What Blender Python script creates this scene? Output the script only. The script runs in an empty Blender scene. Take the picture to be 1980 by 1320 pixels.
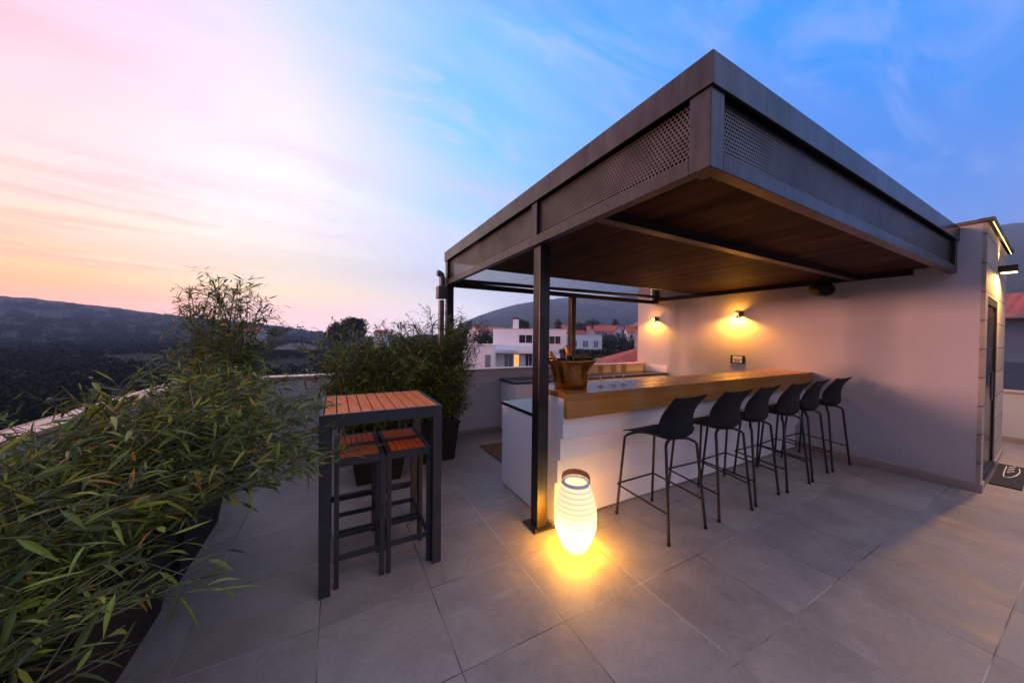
import bpy, math, random
import numpy as np
from mathutils import Vector, Matrix
random.seed(7)
C = bpy.context.scene
COL = C.collection
R = math.radians
PI = math.pi

# ------------------------------------------------------------------ camera numbers (solved from the photograph)
YAW, PITCH, ROLL, CAMH, FPX = R(28.316), R(-0.748), R(0.646), 1.57, 633.774
F = Vector((math.sin(YAW)*math.cos(PITCH), math.cos(YAW)*math.cos(PITCH), math.sin(PITCH)))
R0 = Vector((math.cos(YAW), -math.sin(YAW), 0)); U0 = R0.cross(F)
RV = R0*math.cos(ROLL)+U0*math.sin(ROLL); UV = -R0*math.sin(ROLL)+U0*math.cos(ROLL)
def at(u, v, d):
    return Vector((0, 0, CAMH))+(F+RV*((u-990)/FPX)-UV*((v-660)/FPX))*d

# ------------------------------------------------------------------ mesh helpers
class MB:
    def __init__(s): s.v = []; s.f = []
    def add(s, vs, fs):
        n = len(s.v); s.v += [tuple(p) for p in vs]; s.f += [tuple(i+n for i in f) for f in fs]; return s
    def box(s, x0, x1, y0, y1, z0, z1):
        return s.add([(x0,y0,z0),(x1,y0,z0),(x1,y1,z0),(x0,y1,z0),(x0,y0,z1),(x1,y0,z1),(x1,y1,z1),(x0,y1,z1)],
                     [(3,2,1,0),(4,5,6,7),(0,1,5,4),(1,2,6,5),(2,3,7,6),(3,0,4,7)])
    def tbox(s, M, x0, x1, y0, y1, z0, z1):
        n = len(s.v); s.box(x0,x1,y0,y1,z0,z1)
        s.v[n:] = [tuple(M @ Vector(p)) for p in s.v[n:]]; return s
    def prism(s, poly, z0, z1):
        n = len(poly)
        return s.add([(x,y,z0) for x,y in poly]+[(x,y,z1) for x,y in poly],
                     [tuple(range(n-1,-1,-1)), tuple(range(n,2*n))]+[(i,(i+1)%n,n+(i+1)%n,n+i) for i in range(n)])
    def frustum(s, r0, r1):   # r = (x0,x1,y0,y1,z)
        a = [(r0[0],r0[2],r0[4]),(r0[1],r0[2],r0[4]),(r0[1],r0[3],r0[4]),(r0[0],r0[3],r0[4])]
        b = [(r1[0],r1[2],r1[4]),(r1[1],r1[2],r1[4]),(r1[1],r1[3],r1[4]),(r1[0],r1[3],r1[4])]
        return s.add(a+b, [(3,2,1,0),(4,5,6,7),(0,1,5,4),(1,2,6,5),(2,3,7,6),(3,0,4,7)])
    def tube(s, pts, r, k=8, cap=True):
        pts = [Vector(p) for p in pts]; rs = r if isinstance(r, (list, tuple)) else [r]*len(pts)
        n0 = len(s.v); up = Vector((0.13,0.21,0.97)); prev = None
        for i, p in enumerate(pts):
            t = (pts[min(i+1,len(pts)-1)]-pts[max(i-1,0)]).normalized()
            if prev is None:
                a = t.cross(up if abs(t.dot(up)) < .95 else Vector((1,0,0))).normalized()
            else:
                a = (prev-t*prev.dot(t)).normalized()
            prev = a; b = t.cross(a)
            for j in range(k):
                w = 2*PI*j/k; s.v.append(tuple(p+(a*math.cos(w)+b*math.sin(w))*rs[i]))
        for i in range(len(pts)-1):
            for j in range(k):
                s.f.append((n0+i*k+j, n0+i*k+(j+1)%k, n0+(i+1)*k+(j+1)%k, n0+(i+1)*k+j))
        if cap:
            s.f.append(tuple(n0+j for j in range(k-1,-1,-1))); e = n0+(len(pts)-1)*k
            s.f.append(tuple(e+j for j in range(k)))
        return s
    def lathe(s, prof, c=(0,0,0), k=40, axis='z', closed=False):
        n0 = len(s.v)
        for r_, z in prof:
            for j in range(k):
                w = 2*PI*j/k; p = (r_*math.cos(w), r_*math.sin(w), z)
                if axis == 'x': p = (z, r_*math.cos(w), r_*math.sin(w))
                s.v.append((c[0]+p[0], c[1]+p[1], c[2]+p[2]))
        m = len(prof)
        for i in range(m if closed else m-1):
            for j in range(k):
                i2 = (i+1) % m
                s.f.append((n0+i*k+j, n0+i*k+(j+1)%k, n0+i2*k+(j+1)%k, n0+i2*k+j))
        return s
    def grid(s, rows):
        n0 = len(s.v); m = len(rows[0])
        for r_ in rows: s.v += [tuple(p) for p in r_]
        for i in range(len(rows)-1):
            for j in range(m-1):
                s.f.append((n0+i*m+j, n0+i*m+j+1, n0+(i+1)*m+j+1, n0+(i+1)*m+j))
        return s

def build(name, mb, mat, parent=None, bevel=0, smooth=False, off=None, solid=0, subd=0):
    me = bpy.data.meshes.new(name)
    vs = mb.v
    if off is None and parent is not None: off = W[parent.name]
    if off is not None: vs = [(p[0]-off[0], p[1]-off[1], p[2]-off[2]) for p in vs]
    me.from_pydata(vs, [], mb.f); me.validate(); me.update()
    o = bpy.data.objects.new(name, me); COL.objects.link(o)
    if mat: me.materials.append(mat)
    if parent is not None: o.parent = parent
    W[o.name] = off if off is not None else (0,0,0)
    if smooth:
        me.polygons.foreach_set('use_smooth', [True]*len(me.polygons))
        if smooth != 'all':
            try:
                me.set_sharp_from_angle(angle=R(38))
            except Exception: pass
    if solid:
        m = o.modifiers.new('Solid', 'SOLIDIFY'); m.thickness = solid; m.offset = 0
    if subd:
        m = o.modifiers.new('Sub', 'SUBSURF'); m.levels = subd; m.render_levels = subd
    if bevel:
        m = o.modifiers.new('Bevel', 'BEVEL'); m.width = bevel; m.segments = 2; m.limit_method = 'ANGLE'; m.angle_limit = R(40)
    return o
W = {}
def tag(o, label=None, cat=None, group=None, kind=None):
    if label: o['label'] = label
    if cat: o['category'] = cat
    if group: o['group'] = group
    if kind: o['kind'] = kind
    return o
def thing(name, label, cat, loc=(0,0,0), rz=0, group=None):
    o = bpy.data.objects.new(name, None); COL.objects.link(o); o.location = loc; o.rotation_euler = (0,0,rz)
    o.empty_display_size = .1; W[o.name] = tuple(loc) if rz == 0 else (0,0,0)
    return tag(o, label, cat, group)
def copy_tree(o, parent=None):
    c = o.copy(); COL.objects.link(c)
    if parent is not None: c.parent = parent
    for ch in list(o.children): copy_tree(ch, c)
    return c

# ------------------------------------------------------------------ materials
class NT:
    def __init__(s, tree): s.t = tree; s.n = tree.nodes; s.l = tree.links
    def node(s, typ, ins=None, **kw):
        n = s.n.new(typ)
        for k, v in kw.items(): setattr(n, k, v)
        for k, v in (ins or {}).items(): s.set(n, k, v)
        return n
    def set(s, n, k, v):
        sock = n.inputs[k]
        if isinstance(v, bpy.types.NodeSocket): s.l.new(v, sock)
        else: sock.default_value = v
    def math(s, op, a, b=None, c=None, clamp=False):
        n = s.n.new('ShaderNodeMath'); n.operation = op; n.use_clamp = clamp
        for i, v in enumerate((a, b, c)):
            if v is not None: s.set(n, i, v)
        return n.outputs[0]
    def mix(s, fac, a, b, blend='MIX'):
        n = s.n.new('ShaderNodeMix'); n.data_type = 'RGBA'; n.blend_type = blend
        s.set(n, 0, fac)
        for i, v in ((6, a), (7, b)):
            if not isinstance(v, bpy.types.NodeSocket) and len(v) == 3: v = (*v, 1)
            s.set(n, i, v)
        return n.outputs[2]
    def ramp(s, fac, stops, interp='LINEAR'):
        n = s.n.new('ShaderNodeValToRGB'); r = n.color_ramp; r.interpolation = interp
        while len(r.elements) < len(stops): r.elements.new(.5)
        for e, (p, c) in zip(r.elements, stops):
            e.position = p; e.color = (*c, 1) if len(c) == 3 else c
        s.set(n, 0, fac); return n.outputs[0]
    def maprange(s, v, a, b, c=0., d=1., smooth=False):
        n = s.n.new('ShaderNodeMapRange'); n.interpolation_type = 'SMOOTHSTEP' if smooth else 'LINEAR'
        s.set(n, 0, v)
        for i, x in enumerate((a,b,c,d)): n.inputs[i+1].default_value = x
        return n.outputs[0]
    def noise(s, vec, scale, detail=4, rough=.55, dist=0):
        n = s.node('ShaderNodeTexNoise', {'Scale': scale, 'Detail': detail, 'Roughness': rough, 'Distortion': dist})
        if vec is not None: s.l.new(vec, n.inputs['Vector'])
        return n.outputs['Fac']
    def mapping(s, vec, loc=(0,0,0), rot=(0,0,0), scale=(1,1,1)):
        n = s.node('ShaderNodeMapping'); s.l.new(vec, n.inputs['Vector'])
        n.inputs['Location'].default_value = loc; n.inputs['Rotation'].default_value = rot; n.inputs['Scale'].default_value = scale
        return n.outputs[0]

def newmat(name):
    m = bpy.data.materials.new(name); m.use_nodes = True
    t = NT(m.node_tree); return m, t, m.node_tree.nodes['Principled BSDF']
def bump(t, p, h, strength=.2, dist=.01):
    b = t.node('ShaderNodeBump', {'Strength': strength, 'Distance': dist, 'Height': h}); t.l.new(b.outputs[0], p.inputs['Normal'])
def simple(name, col, rough=.5, metal=0, var=.12, scale=6, bmp=0, bscale=60, rvar=.08, spec=None, coord='Object'):
    m, t, p = newmat(name)
    co = t.node('ShaderNodeTexCoord').outputs[coord]
    n = t.noise(co, scale, 5, .6)
    f = t.maprange(n, .3, .7, 1-var, 1+var)
    mm = t.node('ShaderNodeMix', data_type='RGBA', blend_type='MULTIPLY'); mm.inputs[0].default_value = 1
    mm.inputs[6].default_value = (*col, 1)
    cc = t.node('ShaderNodeCombineColor'); [t.l.new(f, cc.inputs[i]) for i in range(3)]
    t.l.new(cc.outputs[0], mm.inputs[7]); t.l.new(mm.outputs[2], p.inputs['Base Color'])
    t.l.new(t.maprange(n, .3, .7, max(.03, rough-rvar), min(1, rough+rvar)), p.inputs['Roughness'])
    p.inputs['Metallic'].default_value = metal
    if spec is not None: p.inputs['Specular IOR Level'].default_value = spec
    if bmp: bump(t, p, t.noise(co, bscale, 4, .6), bmp, .004)
    return m
def emit(name, col, strength):
    m, t, p = newmat(name)
    p.inputs['Base Color'].default_value = (*[min(1, c*.8) for c in col], 1)
    p.inputs['Emission Color'].default_value = (*col, 1); p.inputs['Emission Strength'].default_value = strength
    return m
def wood(name, cols, axis='x', rough=.4, scale=1.0, board=0, board_axis='y', bmp=.08, off=0, spec=.5):
    """grain runs along axis; board = width of planks across board_axis with thin joints"""
    m, t, p = newmat(name)
    co = t.node('ShaderNodeTexCoord').outputs['Object']
    sep = t.node('ShaderNodeSeparateXYZ'); t.l.new(co, sep.inputs[0])
    vec = co; line = None
    if board:
        q = t.math('DIVIDE', sep.outputs['XYZ'.index(board_axis.upper())], board)
        q = t.math('ADD', q, off)
        idx = t.math('FLOOR', q); fr = t.math('FRACT', q)
        wn = t.node('ShaderNodeTexWhiteNoise', noise_dimensions='1D'); t.l.new(idx, wn.inputs['W'])
        offv = t.node('ShaderNodeVectorMath', operation='SCALE'); t.l.new(wn.outputs['Color'], offv.inputs[0]); offv.inputs['Scale'].default_value = 7
        add = t.node('ShaderNodeVectorMath', operation='ADD'); t.l.new(co, add.inputs[0]); t.l.new(offv.outputs[0], add.inputs[1]); vec = add.outputs[0]
        e = t.math('MINIMUM', fr, t.math('SUBTRACT', 1., fr)); line = t.maprange(e, .004, .014, .35, 1)
    st = {'x': (.12,1,1), 'y': (1,.12,1), 'z': (1,1,.12)}[axis]
    mp = t.mapping(vec, scale=tuple(a*scale for a in st))
    g1 = t.noise(mp, 9, 6, .62, 1.2); g2 = t.noise(mp, 55, 4, .6, .3); big = t.noise(co, 1.6, 2)
    g = t.math('ADD', t.math('MULTIPLY', g1, .62), t.math('ADD', t.math('MULTIPLY', g2, .25), t.math('MULTIPLY', big, .13)))
    if board: g = t.math('ADD', g, t.math('MULTIPLY', t.math('SUBTRACT', wn.outputs['Value'], .5), .16))
    c = t.ramp(g, [(.34, cols[0]), (.5, cols[1]), (.66, cols[2])])
    if line is not None: c = t.mix(line, tuple(x*.25 for x in cols[0]), c)
    t.l.new(c, p.inputs['Base Color']); t.l.new(t.maprange(g, .3, .7, rough+.08, rough-.08), p.inputs['Roughness']); p.inputs['Specular IOR Level'].default_value = spec
    bump(t, p, g2 if line is None else t.math('MULTIPLY', line, t.math('ADD', .7, t.math('MULTIPLY', g2, .3))), bmp, .004)
    return m

M = {}
def steelmat():
    m, t, p = newmat('steel_paint'); co = t.node('ShaderNodeTexCoord').outputs['Object']
    n1 = t.noise(co, 2.4, 5, .6); n2 = t.noise(t.mapping(co, scale=(7,7,.7)), 3.0, 5, .65); n3 = t.noise(co, 14, 4, .6)
    f = t.math('ADD', t.math('MULTIPLY', n1, .45), t.math('ADD', t.math('MULTIPLY', n2, .40), t.math('MULTIPLY', n3, .15)))
    t.l.new(t.ramp(f, [(.36, (.040,.035,.037)), (.5, (.068,.060,.062)), (.64, (.098,.086,.088))]), p.inputs['Base Color'])
    t.l.new(t.maprange(f, .35, .65, .40, .29), p.inputs['Roughness']); p.inputs['Metallic'].default_value = .85
    return m
M['steel'] = steelmat()
M['black_metal'] = simple('black_metal', (.018,.019,.021), .42, .3, .2, 8, .04, 120)
M['table_metal'] = simple('table_metal', (.035,.038,.045), .45, .3, .15, 8, .05, 200)
M['stool_plastic'] = simple('stool_plastic', (.006,.0065,.008), .62, 0, .2, 10, .12, 420, .05, .25)
M['white_plaster'] = simple('white_plaster', (.57,.545,.54), .85, 0, .06, 1.4, .5, 55)
def wallmat():
    m, t, p = newmat('wall_plaster'); co = t.node('ShaderNodeTexCoord').outputs['Object']; sp = t.node('ShaderNodeSeparateXYZ'); t.l.new(co, sp.inputs[0])
    n1 = t.noise(co, 1.3, 6, .62); n2 = t.noise(t.mapping(co, scale=(5,5,.5)), 1.4, 5, .6); tr_ = t.noise(co, 26, 5, .7, .8)
    c = t.ramp(t.math('ADD', t.math('MULTIPLY', n1, .7), t.math('MULTIPLY', n2, .3)), [(.3, (.49,.475,.485)), (.7, (.565,.55,.56))])
    d = t.math('MULTIPLY', t.maprange(t.math('SUBTRACT', sp.outputs[2], t.math('MULTIPLY', n1, .35)), .12, -.06), t.maprange(tr_, .4, .62)); c = t.mix(t.math('MULTIPLY', d, .4), c, (.30,.26,.23))
    t.l.new(c, p.inputs['Base Color']); p.inputs['Roughness'].default_value = .85
    bump(t, p, t.math('ADD', tr_, t.math('MULTIPLY', t.noise(co, 5, 3), .8)), .35, .006); return m
M['wall_plaster'] = wallmat()
M['parapet_plaster'] = simple('parapet_plaster', (.60,.58,.58), .85, 0, .05, 1.2, .25, 140)
M['white_panel'] = simple('white_panel', (.84,.83,.83), .45, 0, .03, 2, .02, 40)
M['coping'] = simple('coping_stone', (.66,.40,.31), .34, 0, .12, 5, .1, 60)
M['skirting'] = simple('skirting_tile', (.36,.30,.25), .5, 0, .1, 4, .05, 60)
M['black_stone'] = simple('black_stone', (.015,.015,.017), .25, 0, .1, 3, 0, 60, .02)
M['planter'] = simple('planter_plastic', (.004,.004,.0045), .8, 0, .2, 5, .08, 80)
M['soil'] = simple('soil', (.03,.022,.016), .95, 0, .4, 20, .6, 40)
M['rug'] = simple('rug', (.16,.10,.055), .95, 0, .3, 30, .5, 300)
M['rubber'] = simple('rubber_mat', (.02,.021,.024), .85, 0, .2, 20, .4, 300)
M['white_paint'] = simple('white_paint', (.8,.8,.8), .6)
M['grey_plastic'] = simple('grey_plastic', (.88,.89,.92), .6)
M['leather'] = simple('leather', (.28,.095,.03), .5, 0, .2, 20, .2, 200)
M['gold'] = simple('bronze_metal', (.46,.225,.06), .26, .95, .15, 5, .02, 30, .06)
M['bottle'] = simple('bottle_glass', (.006,.010,.006), .1, 0, .1)
M['foil'] = simple('gold_foil', (.62,.27,.05), .38, .7, .15, 20, .25, 90)
M['stucco_house'] = simple('stucco_house', (.90,.89,.90), .8, 0, .04, .6, .1, 8)
M['stucco_cream'] = simple('stucco_cream', (.62,.55,.50), .8, 0, .06, .6)
M['stucco_grey'] = simple('stucco_grey', (.30,.30,.32), .85, 0, .2, .5, .1, 8)
M['dark_glass'] = simple('dark_glass', (.012,.014,.018), .08, 0, .2, .8, 0, spec=.8)
M['curtain_glass'] = simple('curtain_glass', (.22,.27,.30), .15, 0, .15, 3, 0, spec=.8)
M['galv'] = simple('galvanised', (.16,.16,.17), .4, .8, .2, 6)
M['bark'] = simple('bark', (.05,.04,.03), .9, 0, .3, 8, .4, 30)
M['culm'] = simple('bamboo_culm', (.10,.11,.035), .5, 0, .3, 12)
M['oak'] = wood('oak_counter', ((.30,.12,.022),(.41,.18,.036),(.50,.24,.055)), 'x', .26, 1.0, .16, 'z', .03, .31)
M['oak_top'] = wood('oak_top', ((.30,.12,.022),(.41,.18,.036),(.50,.24,.055)), 'x', .25, 1.0, .11, 'y', .01)
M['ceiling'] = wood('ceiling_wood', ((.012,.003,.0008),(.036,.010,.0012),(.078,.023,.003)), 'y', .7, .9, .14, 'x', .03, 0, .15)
M['teak'] = wood('teak_slats', ((.64,.125,.018),(.82,.18,.028),(.88,.235,.05)), 'y', .55, 1.4, 0, 'x', .06, 0, .25)
M['teak_x'] = wood('teak_slats_across', ((.40,.105,.026),(.54,.15,.04),(.64,.20,.06)), 'x', .55, 1.4, 0, 'x', .06, 0, .25)

def leafmat(name, base, dry, tip_amt=.05, spec=.4):
    m, t, p = newmat(name)
    g = t.node('ShaderNodeNewGeometry'); rnd = g.outputs['Random Per Island']
    c = t.ramp(rnd, [(0, tuple(x*.22 for x in base)), (.5, tuple(x*.6 for x in base)), (.82, tuple(x*1.75 for x in base)), (1-tip_amt, (base[0]*2.6, base[1]*1.7, base[2]*1.2)), (1-tip_amt*.5, dry)])
    co = t.node('ShaderNodeTexCoord').outputs['Object']
    c = t.mix(t.maprange(t.noise(co, 2.2, 2), .35, .65), c, t.mix(1., c, (.72,.80,.75), 'MULTIPLY'))
    t.l.new(c, p.inputs['Base Color']); p.inputs['Roughness'].default_value = .42 if spec else 1.
    p.inputs['Specular IOR Level'].default_value = spec
    tr = t.node('ShaderNodeBsdfTranslucent'); t.l.new(c, tr.inputs['Color'])
    ms = t.node('ShaderNodeMixShader'); ms.inputs[0].default_value = .32
    out = m.node_tree.nodes['Material Output']
    t.l.new(p.outputs[0], ms.inputs[1]); t.l.new(tr.outputs[0], ms.inputs[2]); t.l.new(ms.outputs[0], out.inputs['Surface'])
    return m
M['leaf'] = leafmat('bamboo_leaf', (.17,.225,.032), (.46,.22,.04), .028)
M['tree_leaf'] = leafmat('tree_leaf', (.032,.045,.018), (.05,.05,.02), .03)
M['hedge_leaf'] = leafmat('hedge_leaf', (.03,.06,.02), (.05,.06,.02), .03)
M['wood_leaf'] = leafmat('woodland_leaf', (.020,.026,.014), (.03,.032,.018), .03, 0.)

def perf(name, ax, pitch=.0215, rad=.0077):
    m, t, p = newmat(name)
    co = t.node('ShaderNodeTexCoord').outputs['Object']
    sep = t.node('ShaderNodeSeparateXYZ'); t.l.new(co, sep.inputs[0])
    a = t.math('DIVIDE', sep.outputs['XYZ'.index(ax.upper())], pitch); b = t.math('DIVIDE', sep.outputs[2], pitch*1.732)
    def lat(o):
        x = t.math('SUBTRACT', t.math('FRACT', t.math('ADD', a, o)), .5); z = t.math('MULTIPLY', t.math('SUBTRACT', t.math('FRACT', t.math('ADD', b, o)), .5), 1.732)
        return t.math('SQRT', t.math('ADD', t.math('MULTIPLY', x, x), t.math('MULTIPLY', z, z)))
    d = t.math('MINIMUM', lat(0.), lat(.5)); hole = t.math('LESS_THAN', d, rad/pitch)
    n = t.noise(co, 2.3, 4, .6); f = t.maprange(n, .38, .62, .75, 1.45)
    cc = t.node('ShaderNodeCombineColor'); [t.l.new(f, cc.inputs[i]) for i in range(3)]
    t.l.new(t.mix(1., (.11,.095,.093), cc.outputs[0], 'MULTIPLY'), p.inputs['Base Color'])
    p.inputs['Metallic'].default_value = .8; p.inputs['Roughness'].default_value = .4
    tr = t.node('ShaderNodeBsdfTransparent'); ms = t.node('ShaderNodeMixShader')
    t.l.new(hole, ms.inputs[0]); t.l.new(p.outputs[0], ms.inputs[1]); t.l.new(tr.outputs[0], ms.inputs[2])
    t.l.new(ms.outputs[0], m.node_tree.nodes['Material Output'].inputs['Surface'])
    return m
M['perf_y'] = perf('perforated_sheet_side', 'y'); M['perf_x'] = perf('perforated_sheet_front', 'x')

def tilemat():
    m, t, p = newmat('floor_tiles')
    co = t.node('ShaderNodeTexCoord').outputs['Object']
    sep = t.node('ShaderNodeSeparateXYZ'); t.l.new(co, sep.inputs[0])
    qx = t.math('DIVIDE', t.math('SUBTRACT', sep.outputs[0], 1.129), .600); qy = t.math('DIVIDE', t.math('SUBTRACT', sep.outputs[1], 2.015), .580)
    def edge(q, s): f = t.math('FRACT', q); return t.math('MULTIPLY', t.math('MINIMUM', f, t.math('SUBTRACT', 1., f)), s)
    ex, ey = edge(qx, .6), edge(qy, .58)
    e = t.math('MINIMUM', ex, ey); g = t.maprange(e, .0018, .0034, 1, 0)
    idx = t.math('ADD', t.math('FLOOR', qx), t.math('MULTIPLY', t.math('FLOOR', qy), 37.7))
    wn = t.node('ShaderNodeTexWhiteNoise', noise_dimensions='1D'); t.l.new(idx, wn.inputs['W'])
    off = t.node('ShaderNodeVectorMath', operation='SCALE'); t.l.new(wn.outputs['Color'], off.inputs[0]); off.inputs['Scale'].default_value = 9
    add = t.node('ShaderNodeVectorMath', operation='ADD'); t.l.new(co, add.inputs[0]); t.l.new(off.outputs[0], add.inputs[1])
    n1 = t.noise(add.outputs[0], 3.2, 6, .62, .4); n2 = t.noise(add.outputs[0], 38, 5, .7); n3 = t.noise(co, .8, 3)
    f = t.math('ADD', t.math('MULTIPLY', n1, .5), t.math('ADD', t.math('MULTIPLY', n2, .28), t.math('MULTIPLY', n3, .22)))
    f = t.math('ADD', f, t.math('MULTIPLY', t.math('SUBTRACT', wn.outputs['Value'], .5), .085))
    c = t.ramp(f, [(.3, (.215,.184,.156)), (.5, (.325,.284,.243)), (.7, (.435,.385,.33))])
    # scuffs: a few pale scratches and small dark specks
    sc = t.noise(t.mapping(co, rot=(0,0,.6), scale=(1,5,1)), 1.9, 3, .5, 2.2); c = t.mix(t.math('MULTIPLY', t.maprange(sc, .66, .74), .25), c, (.5,.46,.43))
    wm_ = t.noise(co, 1.05, 5, .6, 1.4); c = t.mix(t.math('MULTIPLY', t.math('MULTIPLY', t.maprange(wm_, .55, .58), t.maprange(wm_, .68, .585)), .22), c, (.22,.18,.155))
    vo = t.node('ShaderNodeTexVoronoi', {'Scale': 5.}); t.l.new(co, vo.inputs['Vector'])
    c = t.mix(t.math('MULTIPLY', t.math('LESS_THAN', vo.outputs['Distance'], .018), .7), c, (.06,.05,.045))
    gn = t.noise(co, 1.3, 2); gc = t.mix(t.maprange(gn, .42, .58), (.045,.04,.036), (.52,.48,.44))
    c = t.mix(g, c, gc)
    t.l.new(c, p.inputs['Base Color']); t.l.new(t.maprange(n1, .3, .7, .42, .6), p.inputs['Roughness'])
    p.inputs['Specular IOR Level'].default_value = .4
    bump(t, p, t.math('ADD', t.math('MULTIPLY', n2, .25), t.math('MULTIPLY', g, -1.)), .15, .002)
    return m
M['tiles'] = tilemat()
def stonemat():
    m, t, p = newmat('stone_cladding')
    co = t.node('ShaderNodeTexCoord').outputs['Object']
    sep = t.node('ShaderNodeSeparateXYZ'); t.l.new(co, sep.inputs[0])
    q = t.math('DIVIDE', sep.outputs[2], .30); fr = t.math('FRACT', q)
    e = t.math('MINIMUM', fr, t.math('SUBTRACT', 1., fr)); line = t.maprange(e, .012, .03)
    wn = t.node('ShaderNodeTexWhiteNoise', noise_dimensions='1D'); t.l.new(t.math('FLOOR', q), wn.inputs['W'])
    n = t.noise(co, 5, 6, .65); f = t.math('ADD', n, t.math('MULTIPLY', wn.outputs['Value'], .15))
    c = t.ramp(f, [(.35, (.30,.255,.20)), (.75, (.46,.40,.33))])
    t.l.new(t.mix(line, (.12,.10,.08), c), p.inputs['Base Color']); p.inputs['Roughness'].default_value = .75
    bump(t, p, t.math('MULTIPLY', line, t.math('ADD', .6, t.math('MULTIPLY', t.noise(co, 30, 5), .4))), .5, .01)
    return m
M['stone'] = stonemat()
def rooftile(name, col, along='x', pitch=.22, rows=.33):
    m, t, p = newmat(name)
    co = t.node('ShaderNodeTexCoord').outputs['Object']
    sep = t.node('ShaderNodeSeparateXYZ'); t.l.new(co, sep.inputs[0])
    a, b = (0, 1) if along == 'x' else (1, 0)
    s1 = t.math('ABSOLUTE', t.math('SINE', t.math('MULTIPLY', sep.outputs[a], PI/pitch)))
    s2 = t.math('FRACT', t.math('DIVIDE', sep.outputs[b], rows))
    h = t.math('ADD', t.math('MULTIPLY', s1, .7), t.math('MULTIPLY', s2, .3))
    n = t.noise(co, 3, 4)
    c = t.ramp(t.math('ADD', t.math('MULTIPLY', h, .35), t.math('MULTIPLY', n, .65)), [(.25, tuple(x*.55 for x in col)), (.5, col), (.75, tuple(min(1,x*1.25) for x in col))])
    t.l.new(c, p.inputs['Base Color']); p.inputs['Roughness'].default_value = .7; bump(t, p, h, .8, .05)
    return m
M['roof_red'] = rooftile('roof_tile_red', (.46,.075,.025))
M['roof_red_y'] = rooftile('roof_tile_red_run', (.50,.085,.03), 'y')
M['roof_orange'] = rooftile('roof_tile_orange', (.52,.15,.05))

# ------------------------------------------------------------------ SETTING: sky light
w = bpy.data.worlds.new('World'); C.world = w; w.use_nodes = True
t = NT(w.node_tree); bg = w.node_tree.nodes['Background']
SUN_AZ, SUN_EL = R(-42), R(1.5)          # azimuth from +Y towards +X
co = t.node('ShaderNodeTexCoord').outputs['Generated']
sep = t.node('ShaderNodeSeparateXYZ'); t.l.new(co, sep.inputs[0])
z = sep.outputs[2]; zc = t.math('MAXIMUM', z, 0.)
hl = t.math('SQRT', t.math('MAXIMUM', t.math('SUBTRACT', 1., t.math('MULTIPLY', z, z)), .0001))
dt = t.math('ADD', t.math('MULTIPLY', sep.outputs[0], math.sin(SUN_AZ)), t.math('MULTIPLY', sep.outputs[1], math.cos(SUN_AZ)))
ca = t.math('DIVIDE', dt, hl)                      # cosine of the azimuth from the sunset
ac = t.math('DIVIDE', t.math('ARCCOSINE', t.math('MAXIMUM', t.math('MINIMUM', ca, .9999), -.9999)), PI)   # 0 at sunset .. 1 opposite
zen = t.math('ADD', zc, .16)
pl = t.node('ShaderNodeCombineXYZ'); t.l.new(t.math('DIVIDE', sep.outputs[0], zen), pl.inputs[0]); t.l.new(t.math('DIVIDE', sep.outputs[1], zen), pl.inputs[1])
warp = t.math('SUBTRACT', t.noise(t.mapping(pl.outputs[0], rot=(0,0,R(20)), scale=(.5,1.3,1)), .9, 4, .5, .4), .5)
zs = t.math('ADD', zc, t.math('MULTIPLY', warp, t.math('MULTIPLY', zc, .55)))
side = t.math('ADD', t.math('MULTIPLY', sep.outputs[0], math.cos(SUN_AZ)), t.math('MULTIPLY', sep.outputs[1], -math.sin(SUN_AZ)))
ac = t.math('MINIMUM', 1., t.math('MULTIPLY', ac, t.maprange(side, -.30, -.05, 1.9, 1., True)))
acs = t.math('ADD', ac, t.math('MULTIPLY', warp, .10))
glow = t.ramp(zs, [(0, (.80,.36,.40)), (.05, (1.05,.38,.32)), (.085, (1.25,.44,.12)), (.135, (1.4,.70,.15)), (.19, (1.25,.84,.42)), (.28, (1.04,.80,.68)), (.38, (.98,.66,.68)), (.47, (1.06,.52,.58)), (.60, (.80,.52,.72)), (.8, (.60,.50,.78)), (1, (.62,.58,.82))])  # top stops of these ramps, overhead and unseen, brightened to light the scene
cream = t.ramp(zs, [(0, (.84,.58,.66)), (.06, (.92,.60,.60)), (.11, (1.08,.78,.46)), (.19, (1.08,.96,.74)), (.30, (1.10,1.0,.92)), (.42, (1.0,.88,.92)), (.54, (.80,.74,.94)), (.68, (.36,.54,.93)), (.76, (.34,.48,.90)), (.86, (.6,.58,.86)), (1, (.62,.58,.82))])
mid = t.ramp(zs, [(0, (.84,.66,.78)), (.08, (.88,.76,.86)), (.28, (.74,.76,.95)), (.40, (.42,.68,1.)), (.52, (.16,.57,1.)), (.66, (.02,.42,.98)), (.72, (.06,.34,.92)), (.82, (.42,.46,.80)), (1, (.62,.58,.82))])
east = t.ramp(zs, [(0, (.22,.25,.50)), (.12, (.20,.28,.64)), (.22, (.08,.26,.76)), (.34, (.01,.25,.81)), (.5, (.0,.28,.86)), (.67, (.0,.31,.90)), (.74, (.02,.28,.84)), (.84, (.42,.46,.76)), (1, (.72,.66,.86))])
c = t.mix(t.maprange(acs, .05, .20, smooth=True), glow, cream)
c = t.mix(t.maprange(acs, .16, .36, smooth=True), c, mid)
c = t.mix(t.maprange(acs, .33, .60, smooth=True), c, east)
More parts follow.
